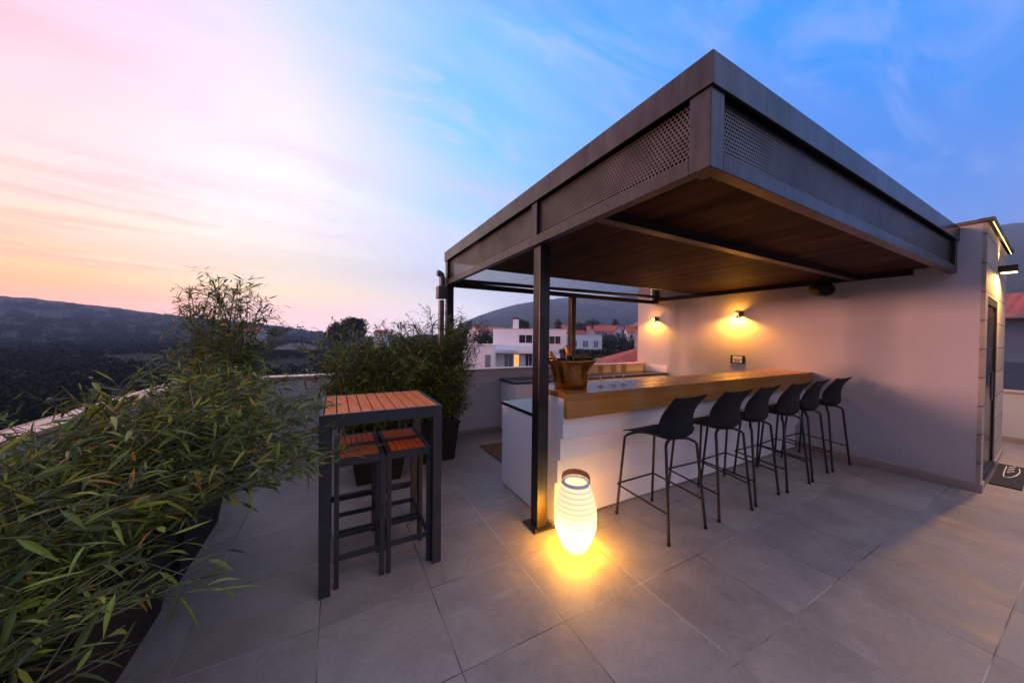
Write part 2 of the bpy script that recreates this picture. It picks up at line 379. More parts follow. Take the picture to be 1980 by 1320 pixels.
# high thin veil (long diagonal bands) and broken wisps, both pink-lilac
veil = t.noise(t.mapping(pl.outputs[0], rot=(0,0,R(24)), scale=(.35,1.25,1), loc=(.3,.15,0)), 1.05, 6, .55, .6)
vf = t.math('MULTIPLY', t.maprange(veil, .42, .68, smooth=True), t.maprange(zc, .10, .32, smooth=True))
c = t.mix(t.math('MULTIPLY', vf, t.maprange(ac, .1, .65, .62, .42)), c, t.ramp(ac, [(.05, (1,.58,.68)), (.2, (.92,.74,.88)), (.4, (.62,.62,.93)), (.65, (.27,.30,.72))]))
wisp = t.noise(t.mapping(pl.outputs[0], rot=(0,0,R(-32)), scale=(.8,2.0,1), loc=(1.7,.4,0)), 2.1, 9, .62, .8)
wf = t.math('MULTIPLY', t.maprange(wisp, .47, .70, smooth=True), t.maprange(zc, .14, .40, smooth=True))
c = t.mix(t.math('MULTIPLY', wf, .55), c, t.ramp(ac, [(.05, (.98,.74,.82)), (.3, (.74,.66,.90)), (.6, (.30,.42,.86))]))
# thin streaks low over the sunset
stk = t.noise(t.mapping(co, scale=(1.5,1.5,21), rot=(.05,.02,0)), 1.7, 5, .55, .6)
sf = t.math('MULTIPLY', t.math('MULTIPLY', t.maprange(stk, .47, .64, smooth=True), t.ramp(zc, [(.03, (0,)*3), (.08, (1,)*3), (.22, (.75,)*3), (.36, (0,)*3)])), t.ramp(ac, [(0, (1,)*3), (.12, (.8,)*3), (.3, (0,)*3)]))
c = t.mix(t.math('MULTIPLY', sf, .65), c, (.93,.38,.28))
# the low sky is seen through kilometres of haze: brighter at the source, and a purer blue away from the sunset
c = t.mix(1., c, t.ramp(zc, [(0, (1.75,1.68,1.60)), (.07, (1.6,1.52,1.42)), (.16, (1.28,1.25,1.2)), (.32, (1.04,1.03,1.02)), (.42, (1,)*3)]), 'MULTIPLY')
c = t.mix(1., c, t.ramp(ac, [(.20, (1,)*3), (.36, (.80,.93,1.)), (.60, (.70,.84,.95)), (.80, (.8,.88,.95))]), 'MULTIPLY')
# unseen sky: brightened behind, darkened low east and at left to shape scene light
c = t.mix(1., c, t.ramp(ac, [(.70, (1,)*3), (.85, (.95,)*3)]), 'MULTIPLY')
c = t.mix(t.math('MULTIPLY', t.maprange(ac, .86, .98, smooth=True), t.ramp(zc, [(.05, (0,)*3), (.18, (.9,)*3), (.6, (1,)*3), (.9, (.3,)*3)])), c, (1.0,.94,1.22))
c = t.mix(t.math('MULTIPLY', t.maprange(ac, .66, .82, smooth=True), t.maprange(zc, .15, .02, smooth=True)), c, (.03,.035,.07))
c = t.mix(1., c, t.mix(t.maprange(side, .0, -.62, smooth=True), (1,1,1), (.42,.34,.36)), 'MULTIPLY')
c = t.mix(t.maprange(z, -.08, -.01), (.05,.05,.06), c)  # below the horizon: dim ground colour
sky = t.node('ShaderNodeTexSky', sky_type='NISHITA', sun_disc=False, sun_elevation=SUN_EL, sun_rotation=SUN_AZ)
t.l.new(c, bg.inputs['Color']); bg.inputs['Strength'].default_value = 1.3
bg2 = t.node('ShaderNodeBackground'); t.l.new(sky.outputs[0], bg2.inputs['Color']); bg2.inputs['Strength'].default_value = .05
ad = t.node('ShaderNodeAddShader'); t.l.new(bg.outputs[0], ad.inputs[0]); t.l.new(bg2.outputs[0], ad.inputs[1])
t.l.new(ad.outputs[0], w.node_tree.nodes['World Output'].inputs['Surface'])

sl = bpy.data.lights.new('sun', 'SUN'); sl.energy = 5.0; sl.angle = R(6); sl.color = (1,.42,.30)
so = bpy.data.objects.new('sun', sl); COL.objects.link(so)
sdir = Vector((math.sin(R(-80))*math.cos(R(2.8)), math.cos(R(-80))*math.cos(R(2.8)), math.sin(R(2.8))))
so.rotation_euler = sdir.to_track_quat('Z', 'Y').to_euler()

# ------------------------------------------------------------------ SETTING: terrace floor
fl = build('terrace_floor', MB().box(-1.62, 9.44, -6.0, 5.12, -.30, 0), M['tiles'])
tag(fl, 'grey beige square floor tiles of the roof terrace', None, None, 'structure')
slab = build('terrace_slab', MB().box(-1.60, 9.44, -5.98, 5.10, -6.2, -.302), M['stucco_grey']); tag(slab, 'plain lower storey below the terrace floor', kind='structure')

# ------------------------------------------------------------------ parapets
def wall(name, label, boxes, cop, sk, cat='wall'):
    b = boxes[0]; th = thing(name, label, cat, ((b[0]+b[1])/2, (b[2]+b[3])/2, 0))
    mb = MB(); [mb.box(*x) for x in boxes]; build('wall_body', mb, M['parapet_plaster'], th)
    mb = MB(); [mb.box(*x) for x in cop]; build('coping', mb, M['coping'], th, bevel=.004)
    if sk:
        mb = MB(); [mb.box(*x) for x in sk]; build('skirting', mb, M['skirting'], th, bevel=.003)
    return th
wall('parapet_wall', 'rendered parapet with a pale coping running behind the back counter', [(-1.44,5.94,4.93,5.08,0,1.02)], [(-1.40,5.93,4.905,5.11,1.022,1.05)], [(-1.38,5.93,4.915,4.928,.001,.08)])
wall('parapet_wall', 'parapet with pink lit coping half hidden under the long bamboo hedge', [(-1.59,-1.45,-4,4.93,0,1.0)], [(-1.61,-1.42,-4.0,5.11,1.002,1.03)], None)
wall('parapet_wall', 'low white parapet beyond the glass door and the black doormat', [(9.43,9.60,-5,5,0,.78)], [(9.40,9.63,-5,5,.782,.815)], [(9.417,9.428,-5,5,.001,.08)])

# ------------------------------------------------------------------ stair tower with the long white wall
TW = thing('stair_tower', 'white rendered roof house with stone clad door front', 'building', (5.95,.672,0))
FO = Vector((5.95,.672,0)); fa = math.atan2(.103, 2.35)
FM = Matrix.Translation(FO) @ Matrix.Rotation(fa, 4, 'Z')
FL = 2.36
e1 = FM @ Vector((FL,0,0))
build('wall', MB().prism([(5.95,.698),(6.0,.69),(6.0,5.12),(5.95,5.12)], 0, 2.82), M['wall_plaster'], TW)
mb = MB().box(6.0,8.2,5.0,5.1,0,2.8).tbox(FM, FL-.06, FL-.02, .05, 4.2, 0, 2.8).box(6.0,8.25,.9,5.0,2.72,2.80)
build('rear_wall', mb, M['white_plaster'], TW)
build('skirting', MB().box(5.936,5.949,.66,4.36,.001,.085), M['skirting'], TW, bevel=.002)
mb = MB().tbox(FM, 0,.21, 0,.03, .002,2.82).tbox(FM, .21,1.34, 0,.03, 2.07,2.82).tbox(FM, 1.34,FL, 0,.03, .002,2.82).tbox(FM, .19,.21,.03,.16,.002,2.07).tbox(FM, 1.34,1.36,.03,.16,.002,2.07).tbox(FM, .21,1.34,.03,.16,2.07,2.09)
build('stone_front', mb, M['stone'], TW)
build('base_stone', MB().tbox(FM, -.012,.21, -.014,-.001, .001,.085), M['skirting'], TW); build('base_stone', MB().tbox(FM, 1.34,FL+.01, -.014,-.001, .001,.085), M['skirting'], TW)
roof = build('roof_edge', MB().box(5.915,8.3,.72,5.16,2.822,2.856).tbox(FM, -.05, FL+.08, -.045, .06, 2.822, 2.856), M['black_metal'], TW)
build('light_strip', MB().tbox(FM, .03, FL+.06, -.032, -.028, 2.816, 2.821), emit('led_strip', (1,.62,.16), 5), roof, off=W[TW.name])
dr = build('door', MB().tbox(FM, .215,.30,.004,.06,.02,2.065).tbox(FM,1.26,1.335,.004,.06,.02,2.065).tbox(FM,.30,1.26,.004,.06,1.99,2.065).tbox(FM,.30,1.26,.004,.06,.02,.10), M['black_metal'], TW, bevel=.003)
build('pane', MB().tbox(FM,.30,1.26,.022,.032,.10,1.99), M['black_stone'], dr, off=W[TW.name])
build('handle', MB().tube([FM@Vector((.335,-.03,.95)),FM@Vector((.335,-.03,1.25))], .010), M['galv'], dr, off=W[TW.name])
build('threshold', MB().tbox(FM,.215,1.335,-.012,.16,.001,.018), M['galv'], TW, bevel=.002)
OL = thing('outdoor_wall_lamp', 'black bar shaped up and down lamp glowing on the stone front', 'lamp', tuple(FM@Vector((1.20,0,2.45))))
build('lamp_body', MB().tbox(FM,1.14,1.26,-.135,-.002,2.42,2.50), M['black_metal'], OL, bevel=.003)
build('lens', MB().tbox(FM,1.152,1.248,-.128,-.02,2.412,2.419), emit('lamp_lens_bright', (1,.72,.28), 7), OL)
def lamp(kind, name, loc, energy, col, direction=None, size=R(100), blend=.6, rad=.03):
    l = bpy.data.lights.new(name, kind); l.energy = energy; l.color = col; l.shadow_soft_size = rad
    if kind == 'SPOT': l.spot_size = size; l.spot_blend = blend
    o = bpy.data.objects.new(name, l); COL.objects.link(o); o.location = loc
    if direction is not None: o.rotation_euler = Vector(direction).to_track_quat('-Z', 'Y').to_euler()
    return o
lamp('SPOT', 'door_lamp_down', FM@Vector((1.20,-.12,2.405)), 170, (1,.50,.12), (-.06,-.03,-1), R(172), .35)
lamp('SPOT', 'door_lamp_up', FM@Vector((1.20,-.07,2.52)), 16, (1,.62,.22), (0,0,1), R(95), .8)

# wall lamps over the counter
def wall_lamp(y, zz, label, en):
    th = thing('wall_lamp', label, 'lamp', (5.95,y,zz), 0, 'wall lamps above the bar counter')
    build('wall_plate', MB().lathe([(.001,0),(.030,0),(.030,-.012),(.001,-.012)], (5.949,y,zz), 20, 'x'), M['galv'], th, smooth=True)
    build('lamp_head', MB().lathe([(.001,-.012),(.024,-.014),(.034,-.03),(.036,-.075),(.031,-.078),(.029,-.04)], (5.949,y,zz), 24, 'x'), M['galv'], th, smooth=True)
    build('bulb', MB().lathe([(.001,-.094),(.010,-.092),(.017,-.085),(.020,-.074),(.018,-.06),(.001,-.055)], (5.949,y,zz-.004), 20, 'x'), emit('wall_bulb_%d' % int(y*10), (1,.66,.2), 9), th, smooth=True)
    build('side_shade', MB().box(5.835,5.949,y-.066,y-.060,zz-.045,zz+.045), M['galv'], th, bevel=.002)
    lamp('SPOT', 'wall_lamp_light', (5.822,y,zz-.01), en*1.5, (1,.37,.035), (.12,0,-1), R(168), .55, .014)
    lamp('POINT', 'wall_lamp_glow', (5.82,y,zz+.0), en*.13, (1,.37,.035), rad=.03)
wall_lamp(3.05, 2.0, 'small lit wall lamp above the electrical socket panel', 44)
wall_lamp(4.66, 1.983, 'small lit wall lamp near the far end of the white wall', 22)
# socket panel
SP = thing('socket_panel', 'black framed switch and socket panel on the wall above the counter', 'socket', (5.95,3.04,1.24))
build('frame', MB().box(5.936,5.949,2.93,3.15,1.172,1.306), M['black_stone'], SP, bevel=.003)
build('switch', MB().box(5.931,5.937,2.968,3.115,1.245,1.292), M['white_paint'], SP, bevel=.002)
for k in range(4):
    yy = 2.972+k*.037
    s_ = build('socket', MB().box(5.931,5.937,yy,yy+.031,1.186,1.236), M['white_paint'], SP, bevel=.002)
    if 0 < k < 3:
        mb = MB().lathe([(.004,-.0068),(.012,-.0068),(.012,-.0058),(.004,-.0058)], (5.937,yy+.0155,1.211), 16, 'x'); build('recess', mb, M['black_stone'], s_, off=W[SP.name])
# ------------------------------------------------------------------ pergola
XL, YF, YB, XW = 1.425, .855, 4.742, 5.948
ZT, ZM, ZB = 2.809, 2.667, 2.321
PG = thing('pergola', 'dark steel bar canopy with perforated sides and timber ceiling', 'pergola', (XL,2.2,0))
S = M['steel']
build('top_fascia', MB().box(XL-.012,XL,YF-.012,YB,ZM,ZT).box(XL,XW,YF-.012,YF,ZM,ZT).box(XL-.012,XW,YB,YB+.012,ZM,ZT), S, PG, bevel=.002)
build('roof_sheet', MB().box(XL-.011,XW,YF-.011,YB+.011,ZT-.03,ZT-.004), M['galv'], PG)
RB = .075
build('bottom_rail', MB().box(XL,XL+.06,YF+.10,2.2495,ZB,ZB+RB), S, PG, bevel=.003); build('bottom_rail', MB().box(XL,XL+.06,2.3305,YB-.101,ZB,ZB+RB), S, PG, bevel=.003)
build('bottom_rail', MB().box(XL+.10,XW-.01,YF,YF+.06,ZB,ZB+RB), S, PG, bevel=.003)
build('bottom_rail', MB().box(XL+.10,XW-.01,YB-.07,YB-.01,ZB-.02,ZB+RB-.02), S, PG, bevel=.003)
YB2 = YB-.10
build('corner_post', MB().box(XL,XL+.10,YF,YF+.10,ZB,ZM), S, PG, bevel=.003)
build('corner_post', MB().box(XL,XL+.10,YB2,YB2+.10,0,ZM), S, PG, bevel=.003)
build('mullion', MB().box(XL+.001,XL+.055,2.25,2.33,ZB,ZM), S, PG, bevel=.002)
build('wall_post', MB().box(XW-.09,XW-.004,YF+.001,YF+.09,ZB+.0755,ZM), S, PG, bevel=.003)
build('wall_post', MB().box(XW-.12,XW-.004,YB2-.05,YB2+.02,ZB-.02,ZM), S, PG, bevel=.003)
for (y0,y1) in ((YF+.10,2.25),(2.33,YB2)):
    build('perforated_panel', MB().box(XL+.030,XL+.032,y0,y1,ZB+RB,ZM), M['perf_y'], PG)
build('perforated_panel', MB().box(XL+.10,XW-.09,YF+.030,YF+.032,ZB+RB,ZM), M['perf_x'], PG)
build('perforated_panel', MB().box(XL+.10,XW-.12,YB2+.06,YB2+.062,ZB+RB,ZM), M['perf_x'], PG)
# inner boards just behind the side panels, patchy ply
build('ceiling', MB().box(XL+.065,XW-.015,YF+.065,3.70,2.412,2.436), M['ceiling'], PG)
build('roof_insulation', MB().box(XL+.09,XW-.02,YF+.09,3.68,2.47,2.75), M['black_metal'], PG)
build('beam', MB().box(XL+.061,XW-.012,1.60,1.68,2.345,2.411), M['black_metal'], PG, bevel=.002)
build('beam', MB().box(XW-.072,XW-.012,YF+.30,YB2,2.345,2.411), M['black_metal'], PG, bevel=.002)
build('beam', MB().box(XL+.061,XW-.073,3.702,3.76,2.405,2.46), M['black_metal'], PG, bevel=.002)
build('blind_bar', MB().tube([(XL+.12,YB2-.05,2.385),(XW-.15,YB2-.05,2.435)], .028, 10), M['black_metal'], PG, smooth=True)
cl = build('column', MB().box(XL+.030,XL+.130,2.235,2.335,.012,ZB-.001), S, PG, bevel=.004)
cl2 = build('column', MB().box(3.64,3.74,YB2-.075,YB2+.025,.884,ZB-.021), S, PG, bevel=.004)
bp = build('base_plate', MB().box(XL-.02,XL+.18,2.185,2.385,.001,.012), M['black_metal'], PG, bevel=.002)
for (bx,by) in ((0,2.205),(.16,2.205),(0,2.365),(.16,2.365)):
    build('bolt', MB().lathe([(.001,.026),(.007,.026),(.007,.012),(.001,.012)], (XL+bx,by,0), 6), M['galv'], bp, off=W[PG.name])
# speaker hung from the ceiling beam
SK = thing('loudspeaker', 'black round loudspeaker hanging at the wall end of the ceiling beam', 'speaker', (5.55,1.70,2.30))
sm = Matrix.Translation((5.62,1.86,2.245)) @ Matrix.Rotation(R(-58),4,'Z') @ Matrix.Rotation(R(14),4,'X')
mb = MB(); prof = [(.001,-.15),(.07,-.15),(.095,-.11),(.11,0),(.12,.10),(.115,.125),(.10,.12),(.001,.10)]
n0 = 0
for r_, zz in prof:
    for j in range(28):
        a = 2*PI*j/28; mb.v.append(tuple(sm @ Vector((r_*math.cos(a)*1.0, zz, r_*math.sin(a)*.85))))
for i in range(len(prof)-1):
    for j in range(28): mb.f.append((i*28+j, i*28+(j+1)%28, (i+1)*28+(j+1)%28, (i+1)*28+j))
build('speaker_body', mb, M['stool_plastic'], SK, smooth=True)
build('bracket', MB().box(5.60,5.64,1.84,1.88,2.33,2.42), M['black_metal'], SK)
# downpipe and gutter box on the back left corner
DP = thing('downpipe', 'dark rain pipe with elbow and hopper on the far left post', 'downpipe', (1.365,4.73,0))
build('pipe', MB().tube([(1.365,4.73,.0),(1.365,4.73,2.10)], .042, 14), M['galv'], DP, smooth=True)
build('hopper', MB().box(1.30,1.42,4.66,4.80,2.12,2.30), M['galv'], DP, bevel=.006)
build('elbow', MB().tube([(1.375,4.73,2.29),(1.375,4.73,2.42),(1.365,4.73,2.465),(1.33,4.73,2.49),(1.30,4.73,2.49)], .045, 14), M['galv'], DP, smooth=True)

# ------------------------------------------------------------------ bar
BR = thing('bar_counter', 'long oak topped bar with stepped white front', 'bar', (3.7,2.2,0))
build('counter_top', MB().box(1.63,5.945,2.098,2.545,1.077,1.122), M['oak_top'], BR, bevel=.003)
build('front_board', MB().box(1.604,5.945,2.053,2.097,.926,1.1235), M['oak'], BR, bevel=.003)
for (y0,z0,z1) in ((2.135,.743,.9255),(2.170,.555,.742),(2.205,.352,.554),(2.240,.012,.351)):
    build('front_panel', MB().box(1.632,5.945,y0,2.30,z0,z1), M['white_panel'], BR, bevel=.003)
build('front_panel', MB().box(1.632,5.945,2.0985,2.30,.926,1.076), M['white_panel'], BR); build('end_panel', MB().box(1.6325,1.655,2.301,2.50,.004,1.076), M['white_panel'], BR)
build('back_panel', MB().box(1.656,5.945,2.47,2.50,.004,1.076), M['white_panel'], BR)
WC = thing('work_counter', 'white cabinet with black worktop between bar and mat', 'counter', (3.7,2.8,0))
build('cabinet', MB().box(1.585,5.94,2.522,3.145,.012,.848), M['white_panel'], WC, bevel=.003)
build('worktop', MB().box(1.578,5.943,2.506,3.156,.850,.882), M['black_stone'], WC, bevel=.003)
BC = thing('back_counter', 'low white counter with black worktop along the parapet', 'counter', (4.1,4.6,0))
build('cabinet', MB().box(2.44,5.94,4.38,4.90,.05,.845), M['white_panel'], BC, bevel=.003)
build('worktop', MB().box(2.41,5.943,4.35,4.902,.848,.882), M['black_stone'], BC, bevel=.003)
build('backsplash', MB().box(5.925,5.947,4.36,4.90,.884,1.012), M['white_panel'], BC, bevel=.002)
tag(build('floor_rug', MB().box(1.83,5.5,3.62,4.34,.001,.012), M['rug'], off=None), 'brown rug with black edge on the floor between the counters', 'rug')
dm = build('doormat', MB().tbox(FM, .46,1.62,-.225,-.02,.001,.014), M['rubber'], off=(0,0,0)); tag(dm, 'black rubber doormat with white script lettering by the glass door', 'doormat')
mb = MB(); pts = []
for k in range(31):
    a = PI*.35+k/30*PI*1.3; pts.append(FM@Vector((1.30+.42*math.cos(a), -.120+.048*math.sin(a)+.012*math.cos(2*a), .0155)))
mb.tube(pts, .0045, 6)
pts = [FM@Vector((1.16+.42*k/16, -.122+.022*math.sin(k*1.15), .0155)) for k in range(17)]; mb.tube(pts, .004, 6)
build('script_mark', mb, M['white_paint'], dm, off=(0,0,0))

# champagne bucket, bottles, flutes
def flare(c, R1, prof_extra): pass
BK = thing('champagne_bucket', 'bronze champagne bucket with flared rim standing on the bar end', 'ice bucket', (1.88,2.36,1.1245))
mb = MB(); k = 56; prof = [(.001,.0),(.140,.0),(.150,.006),(.158,.05),(.170,.12),(.190,.19),(.215,.235),(.228,.248)]
rows = prof+[(r_-.004,z_) for r_,z_ in prof[::-1][:-2]]+[(.001,.012)]
for r_, z_ in rows:
    for j in range(k):
        a = 2*PI*j/k; lip = max(0, (z_-.14)/.108)
        rr = r_*(1+.16*lip*lip*abs(math.cos(a))**3); zz = z_+.018*lip*lip*abs(math.cos(a))**4
        mb.v.append((1.88+rr*math.cos(a+.47*0-.5), 2.36+rr*math.sin(a-.5)*.92, 1.1245+zz))
for i in range(len(rows)-1):
    for j in range(k): mb.f.append((i*k+j, i*k+(j+1)%k, (i+1)*k+(j+1)%k, (i+1)*k+j))
build('bucket_wall', mb, M['gold'], BK, smooth='all')
for s_ in (-.48, 1.02):  # slanted pierced grips towards the viewer
    a = -PI/2-.2+s_*.62; p = []
    for q in (-1, 1):
        aa = a+q*.10*(1 if s_ > 0 else -1); zz = .165+q*.032; rr = (.184+q*.012)
        p.append((1.88+rr*math.cos(aa)*1.03, 2.36+rr*math.sin(aa)*.95, 1.1245+zz))
    build('grip', MB().tube(p, .0045, 8), simple('grip_metal', (.8,.62,.4), .2, .9), BK)
def bottle(base, tip, label):
    b0, b1 = Vector(base), Vector(tip); d = (b1-b0).normalized(); L = (b1-b0).length
    th = thing('champagne_bottle', label, 'bottle', base, 0, 'champagne bottles in the bucket')
    q = d.to_track_quat('Z','Y').to_matrix().to_4x4(); Mx = Matrix.Translation(b0) @ q
    def lat(prof):
        m_ = MB().lathe(prof, (0,0,0), 24); m_.v = [tuple(Mx@Vector(p)) for p in m_.v]; return m_
    build('glass_body', lat([(.001,0),(.040,.0),(.044,.01),(.044,L*.50),(.036,L*.62),(.022,L*.72),(.0155,L*.78),(.001,L*.785)]), M['bottle'], th, smooth=True)
    build('foil', lat([(.0245,L*.70),(.0175,L*.79),(.0165,L*.93),(.0195,L*.935),(.0195,L*.97),(.014,L*.995),(.001,L)]), M['foil'], th, smooth=True)
bottle((1.92,2.36,1.17), (1.885,2.44,1.500), 'dark champagne bottle with gold foil standing upright in the bucket')
bottle((1.86,2.33,1.18), (1.70,2.44,1.440), 'dark champagne bottle leaning out of the bucket towards the column')
def thinglass(name, tint, gl, body=None, bf=0):
    m, t, p = newmat(name); out = m.node_tree.nodes['Material Output']
    tr = t.node('ShaderNodeBsdfTransparent'); tr.inputs[0].default_value = (*tint,1)
    g = t.node('ShaderNodeBsdfGlossy'); g.inputs['Roughness'].default_value = .04
    lw = t.node('ShaderNodeLayerWeight'); lw.inputs[0].default_value = gl
    ms = t.node('ShaderNodeMixShader'); t.l.new(t.math('ADD', t.math('MULTIPLY', lw.outputs['Facing'], .55), .03), ms.inputs[0]); t.l.new(tr.outputs[0], ms.inputs[1]); t.l.new(g.outputs[0], ms.inputs[2]); res = ms.outputs[0]
    if body:
        tl = t.node('ShaderNodeBsdfTranslucent'); tl.inputs[0].default_value = (*body,1)
        m2 = t.node('ShaderNodeMixShader'); m2.inputs[0].default_value = bf; t.l.new(res, m2.inputs[1]); t.l.new(tl.outputs[0], m2.inputs[2]); res = m2.outputs[0]
    t.l.new(res, out.inputs['Surface']); return m
gm = thinglass('clear_glass', (.97,.975,.98), .25, (1,.97,.95), .05); sm_ = thinglass('stem_glass', (.9,.9,.9), .4, (1,.97,.95), .5); wm = thinglass('champagne', (1,.84,.50), .1, (1,.66,.20), .75)
FT = thing('champagne_flute', 'filled champagne flute nearest the bronze bucket', 'glass', (0,0,0), 0, 'champagne flutes on the bar')
build('flute_stem', MB().lathe([(.001,.001),(.034,.001),(.036,.003),(.012,.007),(.0056,.014),(.0046,.06),(.0046,.098),(.006,.104),(.001,.106)], (0,0,0), 28), sm_, FT, smooth='all')
build('flute_bowl', MB().lathe([(.004,.1045),(.020,.118),(.0245,.135),(.0255,.18),(.0250,.238),(.0244,.2385)], (0,0,0), 28), gm, FT, smooth='all')
build('champagne', MB().lathe([(.001,.1135),(.018,.1225),(.0216,.137),(.0226,.178),(.0225,.196),(.001,.196)], (0,0,0), 24), wm, FT, smooth=True)
for i, (x, y, lb) in enumerate(((2.167,2.282,None),(2.33,2.281,'filled champagne flute standing in the middle of the three'),(2.449,2.268,'filled champagne flute farthest from the bronze bucket'))):
    f_ = FT if i == 0 else copy_tree(FT)
    f_.location = (x,y,1.1225)
    if lb: f_['label'] = lb

# ------------------------------------------------------------------ lantern
LT = thing('floor_lantern', 'glowing ribbed barrel lantern with leather strap on the floor', 'lantern', (1.572,1.895,0))
prof = []
N = 15
base_prof = [(0,.078),(.03,.094),(.10,.126),(.18,.148),(.26,.155),(.34,.150),(.42,.130),(.475,.108),(.50,.094)]
def rad(z_):
    for (a, ra), (b, rb) in zip(base_prof, base_prof[1:]):
        if a <= z_ <= b:
            q = (z_-a)/(b-a); return ra+(rb-ra)*q
    return base_prof[-1][1]
prof = [(.001,.0005),(.070,.0005)]
for k in range(0, N*6+1):
    z_ = .004+.494*k/(N*6); prof.append((rad(z_)-(.0035*(abs(math.cos(PI*k/6))**6)), z_))
prof += [(.080,.500),(.078,.496)]
lm, lt_, lp = newmat('lantern_shell')
geo = lt_.node('ShaderNodeTexCoord').outputs['Object']; sp_ = lt_.node('ShaderNodeSeparateXYZ'); lt_.l.new(geo, sp_.inputs[0])
lp.inputs['Base Color'].default_value = (.8,.74,.6,1); lp.inputs['Roughness'].default_value = .5
ec = lt_.ramp(lt_.math('DIVIDE', sp_.outputs[2], .5), [(.0,(1,.33,.008)),(.08,(1,.34,.010)),(.25,(1,.40,.022)),(.42,(1,.66,.15)),(.55,(1,.84,.34)),(1.,(1,.86,.40))])
es = lt_.ramp(lt_.math('DIVIDE', sp_.outputs[2], .5), [(0,(.55,)*3),(.08,(1,)*3),(.2,(.85,)*3),(.34,(.30,)*3),(.46,(.05,)*3),(.62,(.0165,)*3),(1,(.013,)*3)])
rib = lt_.math('POWER', lt_.math('ABSOLUTE', lt_.math('COSINE', lt_.math('MULTIPLY', lt_.math('SUBTRACT', sp_.outputs[2], .004), PI*N/.494))), 8.)
es = lt_.math('MULTIPLY', es, lt_.math('SUBTRACT', 1., lt_.math('MULTIPLY', rib, .42)))
lt_.l.new(ec, lp.inputs['Emission Color']); lt_.l.new(lt_.math('MULTIPLY', es, 58.), lp.inputs['Emission Strength'])
build('shell', MB().lathe(prof, (1.572,1.895,0), 56), lm, LT, smooth='all')
rg = build('ring', MB().lathe([(.096,.488),(.099,.500),(.095,.512),(.082,.512),(.079,.500),(.082,.488)], (1.572,1.895,0), 48, closed=True), M['grey_plastic'], LT, smooth=True)
build('top_cover', MB().lathe([(.0815,.498),(.060,.503),(.001,.505)], (1.572,1.895,0), 40), emit('lantern_top', (1,.76,.34), 1.3), LT, smooth=True)
mb = MB(); rows = []
for k in range(21):
    a = PI*k/20; px = -.102*math.cos(a); pz = .505+.030*math.sin(a)**.7
    dx, dy = math.cos(-.55), math.sin(-.55)
    lean = .080*math.sin(a)
    rows.append([(1.572+px*dx-dy*(w_*.35+lean), 1.895+px*dy+dx*(w_*.35+lean), pz+.016+w_) for w_ in (-.018,.018)])
build('strap', MB().grid(rows), M['leather'], LT, solid=.004)
for s_ in (-1,1):
    build('rivet', MB().lathe([(.001,.004),(.006,.003),(.007,-.004),(.001,-.004)], (1.572+s_*.100*math.cos(-.55),1.895+s_*.100*math.sin(-.55),.500), 10, 'x'), M['galv'], LT)

# ------------------------------------------------------------------ bar stools
BS = thing('bar_stool', 'black bar stool nearest the glowing lantern', 'bar stool', (0,0,0), 0, 'black bar stools along the bar')
prof = [(.245,.738,.205,.0,.0),(.225,.752,.215,.004,0),(.15,.766,.228,.008,0),(.05,.766,.234,.020,0),(-.04,.760,.236,.045,.0),(-.11,.753,.236,.065,.0),(-.168,.753,.235,.07,.02),(-.205,.776,.230,.045,.05),(-.216,.82,.224,.01,.075),(-.214,.87,.220,0,.082),(-.212,.93,.214,0,.07),(-.218,.99,.208,0,.05),(-.234,1.045,.205,.002,.022),(-.254,1.095,.212,.010,-.004),(-.262,1.112,.218,.018,-.018)]
rows = []
for (y, z_, hw, ez, ey) in prof:
    row = []
    for j in range(13):
        u = -1+2*j/12; c4 = abs(u)**2.6
        row.append((u*hw, y+ey*c4, z_+ez*c4))
    rows.append(row)
build('seat_shell', MB().grid(rows), M['stool_plastic'], BS, smooth='all', solid=.010, subd=1)
def leg(sx, sy):
    top = (.055*sx, .12*sy, .742); b1 = (.165*sx, .165*sy+(.02 if sy > 0 else 0), .735); b2 = (.197*sx, .195*sy+(.02 if sy > 0 else 0), .700)
    ft = (.238*sx, .255*sy+(.005 if sy > 0 else -.005), .0)
    pts = [top]
    for k in range(7):
        q = k/6; p = Vector((.11*sx,.145*sy+(.01 if sy > 0 else 0),.742)).lerp(Vector(b1), q).lerp(Vector(b1).lerp(Vector(b2), q), q); pts.append(tuple(p))
    pts.append(ft); return MB().tube(pts, .0115, 10)
for sx in (-1,1):
    for sy in (-1,1):
        lg = build('leg', leg(sx,sy), M['black_metal'], BS, smooth=True)
        fx, fy = .238*sx, .255*sy+(.005 if sy > 0 else -.005)
        build('foot_cap', MB().lathe([(.001,.0),(.0135,.0),(.0135,.02),(.012,.022)], (fx,fy,.0), 10), M['stool_plastic'], lg, off=(0,0,0))
fr = [(-.236,-.245,.232),(-.243,-.10,.245),(-.246,.22,.268)]
for k in range(5):
    a = k/4*PI/2; fr.append((-.246+.03*(1-math.cos(a))-.0, .22+.04*math.sin(a), .270))
fr += [(x*-1, y, z_) for x, y, z_ in fr[::-1]]
build('footrest', MB().tube(fr, .008, 8), M['black_metal'], BS, smooth=True)
sxs = [2.470,3.165,3.722,4.352,4.893,5.505]
slab_ = [None,'second black bar stool counted from the glowing lantern','third black bar stool counted from the glowing lantern','third black bar stool counted from the white wall','second black bar stool counted from the white wall','black bar stool nearest the white wall']
for i, x in enumerate(sxs):
    o = BS if i == 0 else copy_tree(BS)
    o.location = (x, 1.868+random.uniform(-.012,.012), .0005); o.rotation_euler = (0,0,(.01,-.05,.035,-.02,.06,-.03)[i])
    if slab_[i]: o['label'] = slab_[i]

